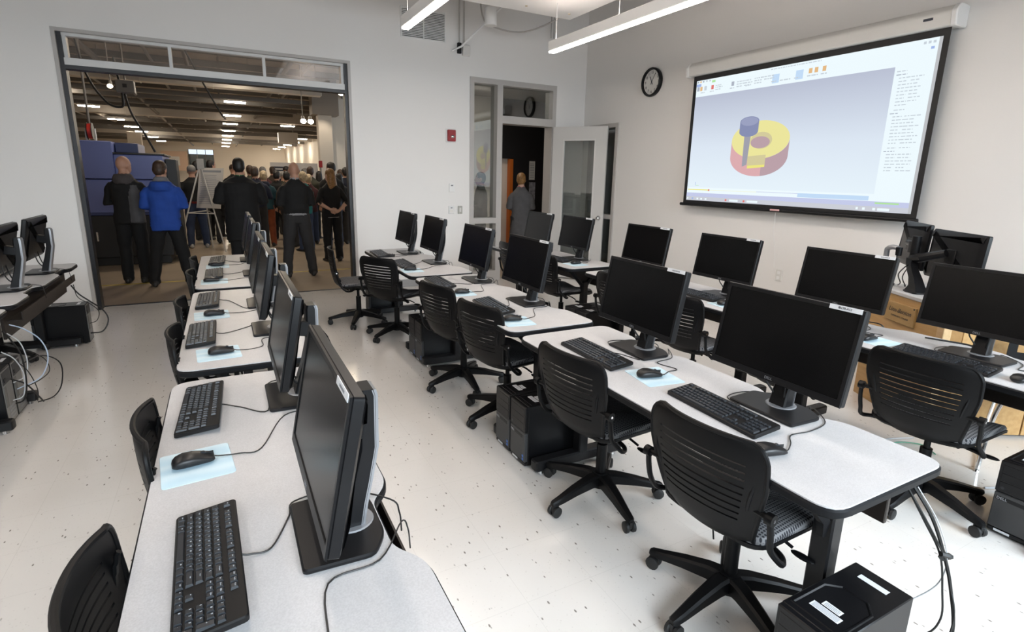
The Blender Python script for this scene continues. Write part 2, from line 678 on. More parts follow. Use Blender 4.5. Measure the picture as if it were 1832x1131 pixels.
for x in (TX[0] + .018, TX[1], TX[2], TX[3] - .018):
    j.box(x - .016, x + .016, W0 + .05, W1 - .05, 2.735, 2.955)
j.build('window_frame', mat('silver_transom_frame', (0.62, 0.62, 0.61), 0.4), w, 0)
for a, b in zip(TX[:-1], TX[1:]):
    MB().box(a, b, W0 + .095, W0 + .103, 2.735, 2.96).build('pane', M_TGLASS, w, 0)

# door set: frame, sidelight and transom panes
d = thing('door_1', 'grey framed doorway with tall sidelight and glass transom', None)
d['kind'] = 'structure'
j = MB()
for a, b, c, e in ((DX0, DX0 + .065, 0, DZ), (DX1 - .065, DX1, 0, DZ), (DX0 + .065, 3.71, DZ - .075, DZ), (3.80, DX1 - .065, DZ - .075, DZ), (3.71, 3.80, 0, DZ),
                   (3.80, DX1 - .065, 2.39, 2.50), (DX0 + .065, 3.71, .90, .985), (DX0 + .065, 3.71, 0, .16)):
    j.box(a, b, W0 - .015, W1 + .015, c, e)
j.build('door_frame', M_ALU, d, 0)
for a, b, c, e in ((DX0 + .06, 3.715, .98, 2.93), (DX0 + .06, 3.715, .15, .905), (3.795, DX1 - .06, 2.495, 2.93)):
    MB().box(a, b, W0 + .095, W0 + .103, c, e).build('pane', M_GLASS, d, 0)

# open door leaf, hinged at the frame's far jamb
leaf = thing('door_leaf', 'open pale grey door with tall glass lite and round chrome knob', 'door', (4.70, W0 - .03, 0.012))
ang = math.atan2(6.80 - (W0 - .03), 5.20 - 4.70)
leaf.rotation_euler = (0, 0, ang)
LW, LH = 0.885, 2.375
j = MB()
for a, b, c, e in ((0, .185, 0, LH), (LW - .185, LW, 0, LH), (.185, LW - .185, LH - .20, LH), (.185, LW - .185, 0, .28)):
    j.box(a, b, -.022, .022, c, e)
j.build('leaf_panel', M_LEAF, leaf, 0)
j = MB()
for a, b, c, e in ((.175, .195, .27, LH - .19), (LW - .195, LW - .175, .27, LH - .19), (.175, LW - .175, LH - .21, LH - .19), (.175, LW - .175, .27, .29)):
    j.box(a, b, -.028, .028, c, e)
j.build('glazing_bead', mat('bead_paint', (0.66, 0.65, 0.63), 0.4), leaf, 0)
MB().box(.19, LW - .19, -.004, .004, .285, LH - .205).build('pane', M_GLASS, leaf, 0)
j = MB()
for s in (-1, 1):
    j.cyl((LW - .07, s * .022, 1.0), (LW - .07, s * .03, 1.0), .034, .034, 18)
    j.cyl((LW - .07, s * .03, 1.0), (LW - .07, s * .055, 1.0), .012, .012, 12)
    j.ell((LW - .07, s * .07, 1.0), (.029, .022, .029), 16, 10)
j.build('door_knob', M_CHROME, leaf)

# narrow glazed frame in the screen wall, beside the open leaf
w = thing('window_2', 'narrow grey framed window strip in the screen wall', None)
w['kind'] = 'structure'
j = MB()
for a, b, c, e in ((SY0, SY0 + .06, 0, SZ), (SY1 - .06, SY1, 0, SZ), (SY0 + .06, SY1 - .06, SZ - .06, SZ), (SY0 + .06, SY1 - .06, 1.0, 1.07), (SY0 + .06, SY1 - .06, 0, .12)):
    j.box(ROOM_X1 - .02, ROOM_X1 + .21, a, b, c, e)
j.build('window_frame', M_ALU, w, 0)
MB().box(ROOM_X1 + .10, ROOM_X1 + .108, SY0, SY1, .1, SZ - .05).build('pane', M_GLASS, w, 0)

# ------------------------------------------------------------------ lights of the room
M_LENS = emis('pendant_lens', (1.0, 0.875, 0.77), 31)
M_UPLENS = emis('pendant_uplight', (1.0, 0.84, 0.74), 22.0)


def pendant(x, y0, y1, label, suspended):
    t = thing('pendant_light', label, 'light', (x, y1, 2.98), 0, 'linear pendant lights')
    L = y1 - y0
    MB().cbox(-.04, .04, -L, 0, .012, .115, .004).build('housing', M_WHITE, t)
    MB().cbox(-.034, .034, -L + .01, -.012, -.004, .014, .003).build('lens', M_LENS, t)
    MB().cbox(-.026, .026, -L + .05, -.05, .113, .119, .002).build('uplight_lens', M_UPLENS, t)
    for k in range(5):
        yy = -.10 - k * (L - .2) / 4
        MB().cyl((0, yy, .11), (0, yy, suspended - 2.98), .003, .003, 6).build('suspension_cable', M_WHITE, t)


pendant(3.40, 1.0, 5.56, 'long white linear pendant light closest to the projection screen wall', 3.47)
pendant(1.69, 1.0, 5.48, 'long white linear pendant light in front of the louvred wall vent', 3.47)
pendant(-0.05, 1.0, 4.5, 'unseen linear pendant light added to brighten the foreground desk row', ROOM_Z)  # extra lamp above the view, added to light the foreground desks
pendant(-1.75, 1.0, 4.5, 'unseen linear pendant light added to brighten desks and floor at the left edge', ROOM_Z)  # another added lamp out of view, lifting the desks and floor at left
cl = thing('acoustic_cloud_panel', 'white suspended acoustic ceiling panel above the pendant lights', 'ceiling panel', (0, 0, 0))
MB().cbox(1.15, 3.88, 0.8, 5.93, 3.47, 3.52, .006).build('panel', M_WHITE, cl)
for k in range(5):
    MB().cyl((1.45 + k * .57, 5.72, 3.462), (1.45 + k * .57, 5.72, 3.471), .014, .014, 10).build('screw_cap', mat('brass_cap', (.55, .45, .32), .4), cl)
    MB().cyl((1.45 + k * .57, 5.72, 3.52), (1.45 + k * .57, 5.72, ROOM_Z), .004, .004, 6).build('hanger_wire', M_ALU, cl)

# canister hanging from the ceiling near the back wall
t = thing('hanging_canister', 'white cylindrical canister hanging near the corner of the ceiling', 'speaker', (3.14, 6.6, 3.45))
MB().cyl((0, 0, 0), (0, 0, .2), .078, .070, 24).build('canister', M_WHITE, t)
MB().cyl((0, 0, -.003), (0, 0, .004), .066, .066, 24).build('grille', M_OFFWHITE, t)
MB().cyl((0, 0, .2), (0, 0, .9), .009, .009, 8).build('stem', M_WHITE, t)
t = MB().tube([(2.98, 7.5, 3.30), (3.10, 7.44, 3.36), (3.55, 7.1, 3.85), (3.9, 6.9, 4.3)], .013, 10).build('diagonal_brace_pipe', M_WHITE)
tag(t, 'white slanting pipe running up from the back wall behind the canister', 'pipe')
t = thing('electrical_conduit', 'two slim grey vertical conduits with wall box beside the vent', 'conduit', (3.10, W0, 3.30))
for dx in (0.0, .07):
    MB().cyl((dx, -.02, .05), (dx, -.02, 1.0), .010, .010, 8).build('conduit_pipe', M_ALU, t)
MB().cbox(.045, .155, -.05, 0, -.04, .10, .006).build('junction_box', M_OFFWHITE, t)
MB().cbox(-.03, .025, -.04, 0, -.02, .12, .005).build('switch_box', M_STEEL, t)
t = MB().tube(catmull([(3.30, 7.3, 4.2), (3.35, 7.3, 3.75), (3.5, 7.25, 3.62), (3.9, 7.1, 3.58), (4.2, 6.6, 3.72), (4.35, 6.2, 4.0)]), .011, 8).build('flexible_conduit', M_ALU)
tag(t, 'sagging grey flexible conduit under the ceiling near the corner', 'conduit')
t = thing('ceiling_drop_conduit', 'pair of thin vertical rods behind the pendant light end', 'conduit', (4.55, 7.45, 3.15))
for dx in (0, .05):
    MB().cyl((dx, 0, .50), (dx, 0, 1.64), .009, .009, 8).build('rod', M_ALU, t)

# louvred vent
v = thing('louvred_vent', 'white louvred air return grille high on the back wall', 'vent', (2.585, W0, 3.585))
VW, VH = .30, .172
j = MB()
for a, b, c, e in ((-VW - .02, -VW, -VH - .02, VH + .02), (VW, VW + .02, -VH - .02, VH + .02), (-VW, VW, VH, VH + .02), (-VW, VW, -VH - .02, -VH)):
    j.cbox(a, b, -.016, 0, c, e, .003)
j.box(-.006, .006, -.014, -.002, -VH, VH)
j.build('vent_frame', M_WHITE, v)
MB().box(-VW, VW, -.003, -.001, -VH, VH).build('vent_backing', mat('vent_dark', (.03, .03, .03), .8), v, 0)
sl = MB().box(-VW, VW, -.013, -.009, -.0065, .0065, Matrix.Rotation(R(-25), 4, 'X')).mesh('slat', M_WHITE, 0)
for k in range(17):
    o = bpy.data.objects.new('slat', sl)
    COL.objects.link(o)
    o.parent = v
    o.location = (0, 0.002, -VH + .011 + k * (2 * VH - .02) / 16)

# fire strobe, thermostat, plates
t = thing('fire_alarm_strobe', 'red fire alarm strobe on the back wall', 'alarm', (2.975, W0, 2.17))
MB().cbox(-.078, .078, -.012, 0, -.095, .095, .005).build('back_plate', M_WHITE, t)
MB().prism(rounded([(-.062, -.08), (.062, -.08), (.062, .08), (-.062, .08)], .015), .012, .045, .006, Matrix.Rotation(R(90), 4, 'X')).build('body', M_RED, t)
MB().ell((.01, -.048, -.015), (.030, .018, .024), 14, 8).build('strobe_lens', M_CHROME, t)


def plate(name, label, cat, x, z, w_, h_, m, inner):
    t = thing(name, label, cat, (x, W0, z))
    MB().cbox(-w_, w_, -.016, 0, -h_, h_, .004).build('cover', m, t)
    inner(t)
    return t


plate('thermostat', 'white thermostat on the back wall, above the two lower plates', 'thermostat', 2.985, 1.435, .042, .062, M_WHITE,
      lambda t: MB().cbox(-.018, .018, -.0185, -.015, .022, .042, .001).build('display', M_GINK, t))
plate('wall_sensor', 'white square wall control with small display, left of the grey plate', 'wall control', 2.975, 1.115, .045, .058, M_WHITE,
      lambda t: (MB().cbox(-.012, .016, -.0185, -.015, .02, .036, .001).build('display', M_GINK, t), MB().cbox(-.03, .03, -.0185, -.015, -.04, 0, .001).build('flap', M_OFFWHITE, t)))
plate('switch_plate', 'steel light switch plate beside the sidelight frame', 'switch', 3.115, 1.112, .036, .058, mat('brushed_steel_plate', (.45, .44, .40), .4, metal=.5),
      lambda t: MB().cbox(-.015, .015, -.021, -.015, -.032, .032, .002).build('rocker_switch', M_OFFWHITE, t))
t = thing('wall_outlet', 'small wall outlet below the projection screen', 'outlet', (ROOM_X1, 3.72, .63))
MB().cbox(-.014, 0, -.04, .04, -.06, .06, .004).build('cover', M_OFFWHITE, t)
for s in (-1, 1):
    MB().cbox(-.017, -.012, -.017, .017, s * .028 - .016, s * .028 + .016, .002).build('socket', M_WHITE, t)

# clock
c = thing('wall_clock', 'round black-rimmed wall clock with white face and numerals', 'clock', (ROOM_X1, 5.965, 2.903))
Cm = facing_minus_x((0, 0, 0))
prof = [(.155, .0), (.182, .0), (.188, .02), (.186, .045), (.176, .058), (.163, .055), (.158, .03)]
n = 48
j = MB()
rings = [[(r_ * math.cos(2 * PI * i / n), r_ * math.sin(2 * PI * i / n), h_) for i in range(n)] for r_, h_ in prof]
j.loft(rings + [rings[0]], Cm, cap=False)
j.build('rim', M_PLASTIC, c)
MB().add([(.16 * math.cos(2 * PI * i / n), .16 * math.sin(2 * PI * i / n), .024) for i in range(n)], [tuple(range(n))], Cm).build('dial', mat('clock_face', (.75, .74, .71), .5), c, 0)
for h in range(1, 13):
    a = PI / 2 - h * PI / 6
    text_obj('numeral', str(h), .05, M_INK, Cm @ Matrix.Translation((.125 * math.cos(a), .125 * math.sin(a), .0255)), c)


def hand(ang_, l_, w_, z_, nm):
    a = PI / 2 - ang_
    MB().box(-.035, l_, -w_, w_, z_, z_ + .001, Cm @ Matrix.Rotation(a, 4, 'Z')).build(nm, M_INK, c, 0)


hand(2 * PI * (11 + 5 / 60) / 12, .085, .005, .028, 'hour_hand')
hand(2 * PI * 5.3 / 60, .125, .0035, .030, 'minute_hand')

# ------------------------------------------------------------------ projection screen
SX = 5.18
ps = thing('projection_screen', 'large pull-down projection screen showing a ring-shaped machining model', 'screen', (SX, 3.78, 1.31))


def sc_box(y0, y1, z0, z1, dx=0.0, th=0.0006):
    return MB().box(-dx - th, -dx, y0 - 3.78, y1 - 3.78, z0 - 1.31, z1 - 1.31)


hp = rounded([(-.05, 2.842 - 1.31), (.105, 2.842 - 1.31), (.105, 3.00 - 1.31), (-.02, 3.00 - 1.31), (-.065, 2.95 - 1.31)], .02, 3)
XZY = Matrix(((1, 0, 0, 0), (0, 0, 1, 0), (0, 1, 0, 0), (0, 0, 0, 1)))
MB().prism(hp, 2.44 - 3.78, 5.16 - 3.78, 0.004, XZY).build('roller_housing', M_OFFWHITE, ps)
for y_ in (2.40, 5.16):
    MB().prism([(x * 1.08, (z - 1.61) * 1.06 + 1.61) for x, z in hp], y_ - 3.78, y_ + .045 - 3.78, 0.008, XZY).build('end_cap', M_WHITE, ps)
MB().box(-.0615, -.061, 2.565 - 3.78, 2.635 - 3.78, 2.905 - 1.31, 2.935 - 1.31).build('maker_badge', M_INK, ps, 0)
fab = MB().box(0, .003, 2.45 - 3.78, 5.115 - 3.78, 1.33 - 1.31, 2.845 - 1.31)
fab.build('screen_fabric', mat('screen_black_border', (.008, .008, .009), .6), ps, 0)
MB().tube([(0, 2.435 - 3.78, .015), (0, 5.155 - 3.78, .015)], .018, 12).build('weight_bar', M_PLASTIC, ps)
MB().cbox(-.0215, -.016, 3.73 - 3.78, 3.84 - 3.78, .012, .030, .001).build('weight_bar_label', mat('pink_label', (.75, .45, .45), .5), ps)
MB().tube(catmull([(0, 0, 0), (0, .004, -.05), (0, -.004, -.12), (0, .003, -.2), (.06, 0, -.40), (.085, 0, -.6)]), .0025, 6).build('pull_cord', M_WHITE, ps)


def proj_bg():
    m = bpy.data.materials.new('projected_viewport')
    m.use_nodes = True
    nt = m.node_tree
    for n_ in list(nt.nodes):
        nt.nodes.remove(n_)
    out = nt.nodes.new('ShaderNodeOutputMaterial')
    e = nt.nodes.new('ShaderNodeEmission')
    tc = nt.nodes.new('ShaderNodeTexCoord')
    sp = nt.nodes.new('ShaderNodeSeparateXYZ')
    nt.links.new(tc.outputs['Object'], sp.inputs[0])
    mr = nt.nodes.new('ShaderNodeMapRange')
    mr.inputs['From Min'].default_value = 1.53 - 1.31
    mr.inputs['From Max'].default_value = 2.59 - 1.31
    nt.links.new(sp.outputs['Z'], mr.inputs['Value'])
    r = nt.nodes.new('ShaderNodeValToRGB')
    r.color_ramp.elements[0].color = (0.80, 0.90, 0.97, 1)
    r.color_ramp.elements[1].color = (0.50, 0.54, 0.66, 1)
    e2 = r.color_ramp.elements.new(0.45)
    e2.color = (0.72, 0.80, 0.90, 1)
    nt.links.new(mr.outputs['Result'], r.inputs['Fac'])
    nt.links.new(r.outputs['Color'], e.inputs['Color'])
    e.inputs['Strength'].default_value = 1.0
    nt.links.new(e.outputs[0], out.inputs['Surface'])
    return m


P_WHITE = emis('projected_white', (0.86, 0.96, 1.0), 1.0)
img = sc_box(2.52, 5.064, 1.378, 2.785, .001).build('projected_image', P_WHITE, ps, 0)
sc_box(2.495, 2.52, 1.378, 2.785, .001).build('unused_margin', emis('projected_grey', (.52, .53, .55), 1), ps, 0)


def proj(y0, y1, z0, z1, m, lay=1, name='picture_block'):
    return sc_box(y0, y1, z0, z1, .0016 + .0008 * lay, .0004).build(name, m, img, 0)


proj(2.82, 5.064, 1.535, 2.60, proj_bg(), 0, 'model_viewport')
P_T = emis('projected_text', (.58, .64, .70), 1)
P_T2 = emis('projected_text_dark', (.42, .46, .54), 1)
P_BLUE = emis('projected_blue', (.36, .47, .80), 1)
P_PALE = emis('projected_pale_blue', (.55, .72, .93), 1)
P_YEL = emis('projected_yellow', (.85, .80, .22), 1)
P_LAV = emis('projected_lavender', (.56, .60, .82), 1)
P_RED = emis('projected_red', (.75, .20, .18), 1)
P_ORG = emis('projected_orange', (.78, .50, .25), 1)
P_GRN = emis('projected_green', (.45, .78, .35), 1)
P_GREY = emis('projected_light_grey', (.60, .62, .68), 1)
proj(2.52, 5.064, 1.425, 1.470, P_LAV, 1, 'status_bar')
proj(2.52, 5.064, 1.378, 1.425, P_GREY, 1, 'task_bar')
proj(2.86, 3.56, 1.475, 1.515, P_PALE, 1)
proj(3.56, 4.05, 1.508, 1.513, P_LAV, 1)
proj(4.72, 5.05, 1.503, 1.514, P_YEL, 1)
proj(4.05, 4.72, 1.506, 1.511, emis('projected_pale_yellow', (.90, .90, .62), 1), 1)
proj(4.705, 4.725, 1.497, 1.518, P_RED, 2)
proj(2.60, 2.80, 1.448, 1.462, P_GRN, 2)
for y_, w_, m_ in ((5.04, .008, P_WHITE), (4.96, .012, P_BLUE), (4.88, .014, P_WHITE), (4.82, .014, P_WHITE), (4.75, .014, P_WHITE), (4.45, .012, P_RED), (4.20, .012, P_RED), (4.34, .06, P_WHITE), (4.09, .07, P_WHITE),
                   (2.95, .01, P_WHITE), (2.89, .012, P_WHITE), (2.80, .012, P_WHITE), (2.72, .05, P_WHITE)):
    proj(y_ - w_, y_ + w_, 1.390, 1.412, m_, 2)
# ribbon
proj(4.99, 5.06, 2.715, 2.745, P_BLUE, 1)
proj(4.78, 4.83, 2.74, 2.765, P_GRN, 1)
for y_, m_ in ((5.04, P_T2), (5.0, P_ORG), (4.96, P_T2), (4.91, P_T), (4.86, P_T)):
    proj(y_ - .012, y_ + .012, 2.758, 2.776, m_, 1)
for y_, m_ in ((5.03, P_T2), (4.985, P_ORG), (4.92, P_T), (4.815, P_RED), (4.525, P_T2), (3.715, P_PALE), (3.98, P_PALE), (3.60, P_ORG), (3.54, P_ORG), (3.46, P_ORG)):
    proj(y_ - (.04 if m_ is P_PALE else .018), y_ + (.04 if m_ is P_PALE else .018), (2.625 if m_ is P_PALE else 2.665), 2.712, m_, 1, 'toolbar_icon')
random.seed(3)


def proj_text(y0, z, wid, h=.011, m=P_T, name='text_line'):
    j = MB()
    y = y0
    while y > y0 - wid:
        l = random.uniform(.012, .04)
        j.box(-.0034, -.003, max(y - l, y0 - wid) - 3.78, y - 3.78, z - h / 2 - 1.31, z + h / 2 - 1.31)
        y -= l + .009
    return j.build(name, m, img, 0)


for y_, zs in ((4.77, (2.70, 2.68, 2.655)), (4.47, (2.70, 2.675, 2.65)), (4.37, (2.70, 2.675, 2.65)), (4.24, (2.705, 2.68, 2.655)), (4.12, (2.705, 2.68))):
    for z_ in zs:
        proj_text(y_, z_, random.uniform(.07, .12))
for y_ in (4.96, 4.82, 4.53, 4.32, 4.0, 3.84, 3.74, 3.60, 3.54, 3.46, 3.90):
    proj_text(y_ + .03, 2.643, .06)
proj_text(4.05, 2.765, .55, .009)
for y_ in (2.62, 2.585, 2.55):
    proj(y_ - .01, y_ + .01, 2.745, 2.765, P_T, 1)
proj(2.545, 2.57, 2.70, 2.72, P_BLUE, 1)
zz = 2.56
for k in range(30):
    ind = 0 if k in (0, 1, 12, 23) else .025
    if k in (11, 22):
        zz -= .012
    proj_text(2.80 - ind, zz, random.uniform(.06, .10), .008, P_T2 if k in (1, 12, 23) else P_T)
    if k not in (0, 1, 10, 11, 12, 23):
        proj_text(2.68, zz, random.uniform(.06, .13), .008, P_T)
    zz -= .0275


# the ring-shaped part and its cutter, as drawn on the screen
def ellp(cy, cz, ry, rz, n_=40, a0=0, a1=2 * PI):
    return [(cy + ry * math.cos(a0 + (a1 - a0) * i / n_), cz + rz * math.sin(a0 + (a1 - a0) * i / n_)) for i in range(n_ + 1)]


def proj_poly(pts, m, lay, name):
    j = MB()
    x = -.0016 - .0008 * lay
    j.add([(x, y - 3.78, z - 1.31) for y, z in pts], [tuple(range(len(pts)))])
    return j.build(name, m, img, 0)


cy, cz, ry, rz, hh = 4.088, 2.062, .362, .200, .175
side = ellp(cy, cz, ry, rz, 40, PI, 2 * PI) + ellp(cy, cz - hh, ry, rz * 1.05, 40, 2 * PI, PI)
proj_poly(side, emis('projected_mauve', (.50, .36, .40), 1), 2, 'ring_side')
side2 = ellp(cy, cz, ry, rz, 20, 0, -PI * .55)[::-1] + ellp(cy, cz - hh, ry, rz * 1.05, 20, 0, -PI * .55)
proj_poly(side2, emis('projected_pink', (.72, .42, .44), 1), 3, 'ring_side_lit')
proj_poly(ellp(cy, cz, ry, rz)[:-1], emis('projected_soft_yellow', (.84, .79, .34), 1), 4, 'ring_top')
proj_poly(ellp(4.065, 2.055, .135, .088)[:-1], emis('projected_olive', (.66, .60, .34), 1), 5, 'ring_bore')
proj_poly(ellp(4.075, 2.035, .120, .062)[:-1], emis('projected_mauve', (.50, .36, .40), 1), 6, 'ring_bore_shade')
proj_poly([(4.215, 1.89), (3.985, 1.905), (3.985, 1.775), (4.205, 1.76)], emis('projected_olive', (.66, .60, .34), 1), 6, 'milled_slot')
proj_poly([(4.205, 1.79), (3.985, 1.80), (3.985, 1.775), (4.205, 1.76)], P_YEL, 7, 'slot_floor')
proj_poly([(4.285, 2.12), (4.20, 2.12), (4.215, 1.80), (4.275, 1.78)], emis('projected_shank', (.36, .36, .42), 1), 8, 'cutter_shank')
P_HOLD = emis('projected_slate', (.25, .28, .45), 1)
proj_poly(ellp(4.236, 2.155, .122, .055, 24, PI, 2 * PI) + ellp(4.236, 2.262, .122, .052, 24, 0, PI), P_HOLD, 9, 'tool_holder')
proj_poly(ellp(4.236, 2.262, .112, .046)[:-1], emis('projected_slate_light', (.33, .36, .53), 1), 10, 'tool_holder_top')
proj(4.93, 4.936, 1.56, 1.60, P_BLUE, 2, 'axis_line')
proj(4.88, 4.93, 1.556, 1.561, P_GRN, 2, 'axis_line')
proj(4.06, 4.063, 2.31, 2.36, P_T, 2, 'axis_line')

# ------------------------------------------------------------------ desks
DL, DW, DH = 1.82, 0.615, 0.74
ORD = ['nearest', 'second nearest', 'third nearest', 'fourth nearest', 'fifth nearest', 'farthest']
ROWN = {'L': 'in the foreground row left of the aisle', 'M': 'in the middle row right of the aisle', 'R': 'in the row along the projection screen wall', 'W': 'in the row at the left edge of the picture'}


def desk_outline():
    b, d_ = DW, .058
    p = [(0, 0), (b, 0)]
    for c_ in (.53, 1.36):
        p += [(b, c_ - .19), (b - d_, c_ - .11), (b - d_, c_ + .09), (b, c_ + .165)]
    p += [(b, DL), (0, DL)]
    r = [.085, .07] + [.06, .03, .03, .06] * 2 + [.07, .085]
    return rounded(p, r, 5)


_out = desk_outline()


def make_desk():
    t = thing('computer_desk', 'x', 'desk')
    MB().prism(_out, .703, .7385, .009).build('edge_band', M_EDGE, t)
    MB().prism(inset(_out, .006), .728, DH, .0008).build('tabletop', M_LAM, t)
    for y in (.18, DL - .225):
        j = MB()
        j.cbox(.285, .345, y - .035, y + .035, .075, .56, .006)
        lg = j.build('leg', M_STEEL, t)
        for s in (-1, 1):
            k = MB()
            k.tube([(.315 + s * .02, y, .47), (.315 + s * .03, y, .53), (.315 + s * .19, y, .70)], [.022, .024, .020], 6)
            k.build('leg_brace', M_STEEL, lg)
        MB().cbox(.09, .54, y - .04, y + .04, .675, .703, .004).build('mounting_plate', M_STEEL, lg)
        k = MB()
        k.prism(rounded([(.0, y - .035), (.60, y - .035), (.60, y + .035), (0, y + .035)], .02, 3), .022, .085, .008)
        k.build('foot', M_STEEL, lg)
        for x in (.05, .55):
            MB().cyl((x, y, 0), (x, y, .024), .019, .015, 12).build('levelling_glide', M_CHROME, lg)
    MB().cbox(.50, .518, .10, DL - .10, .49, .703, .003).build('modesty_panel', M_TROUGH, t)
    j = MB()
    j.box(.518, DW - .012, .16, DL - .16, .60, .606)
    j.box(DW - .018, DW - .012, .16, DL - .16, .606, .66)
    j.build('cable_tray', M_TROUGH, t, 0)
    j = MB()
    j.cbox(.20, .24, .18, DL - .225, .665, .703, .004)
    j.build('crossbar', M_STEEL, t)
    return t


desk0 = make_desk()
DESKS = {'L': [(-.26, .71), (-.26, 2.66), (-.26, 4.575)], 'M': [(1.395, .72), (1.395, 2.615), (1.395, 4.505)],
         'R': [(3.065, .50), (2.985, 2.345), (2.955, 4.335)], 'W': [(-1.865, 4.46), (-1.865, 2.55)]}
first = True
for row in 'LMRW':
    for i, (x, y) in enumerate(DESKS[row]):
        if row == 'W':
            lab = 'grey-topped computer desk %s, at the left edge of the picture' % ['with two silver-necked monitors', 'mostly out of frame'][i]
        else:
            lab = 'grey-topped black-edged computer desk, %s of three, %s' % (['nearest', 'middle', 'farthest'][i], ROWN[row])
        o = desk0 if first else copy_tree(desk0)
        first = False
        o.location = (x, y, 0)
        tag(o, lab, 'desk', 'computer desks in rows')

# ------------------------------------------------------------------ chairs


def sheet(mb, P, solid, th, M=None):
    """a thick sheet over a grid of points with cells left out; P[i][j] points, solid(i,j) -> bool"""
    ni, nj = len(P), len(P[0])
    nor = [[None] * nj for _ in range(ni)]
    for i in range(ni):
        for j in range(nj):
            a = Vector(P[min(i + 1, ni - 1)][j]) - Vector(P[max(i - 1, 0)][j])
            b = Vector(P[i][min(j + 1, nj - 1)]) - Vector(P[i][max(j - 1, 0)])
            n_ = a.cross(b)
            nor[i][j] = n_.normalized() if n_.length > 1e-9 else Vector((1, 0, 0))
    vs = []
    for s in (1, -1):
        for i in range(ni):
            for j in range(nj):
                vs.append(tuple(Vector(P[i][j]) + nor[i][j] * th * s / 2))
    N = ni * nj
    idx = lambda i, j, k: k * N + i * nj + j
    fs = []
    for i in range(ni - 1):
        for j in range(nj - 1):
            if not solid(i, j):
                continue
            q = [(i, j), (i + 1, j), (i + 1, j + 1), (i, j + 1)]
            fs.append(tuple(idx(a, b, 0) for a, b in q))
            fs.append(tuple(idx(a, b, 1) for a, b in reversed(q)))
            for (a, b), (di, dj) in zip(((q[0], q[3]), (q[1], q[0]), (q[2], q[1]), (q[3], q[2])), ((-1, 0), (0, -1), (1, 0), (0, 1))):
                ii, jj = i + di, j + dj
                if not (0 <= ii < ni - 1 and 0 <= jj < nj - 1) or not solid(ii, jj):
                    fs.append((idx(*a, 0), idx(*b, 0), idx(*b, 1), idx(*a, 1)))
    mb.add(vs, fs, M)


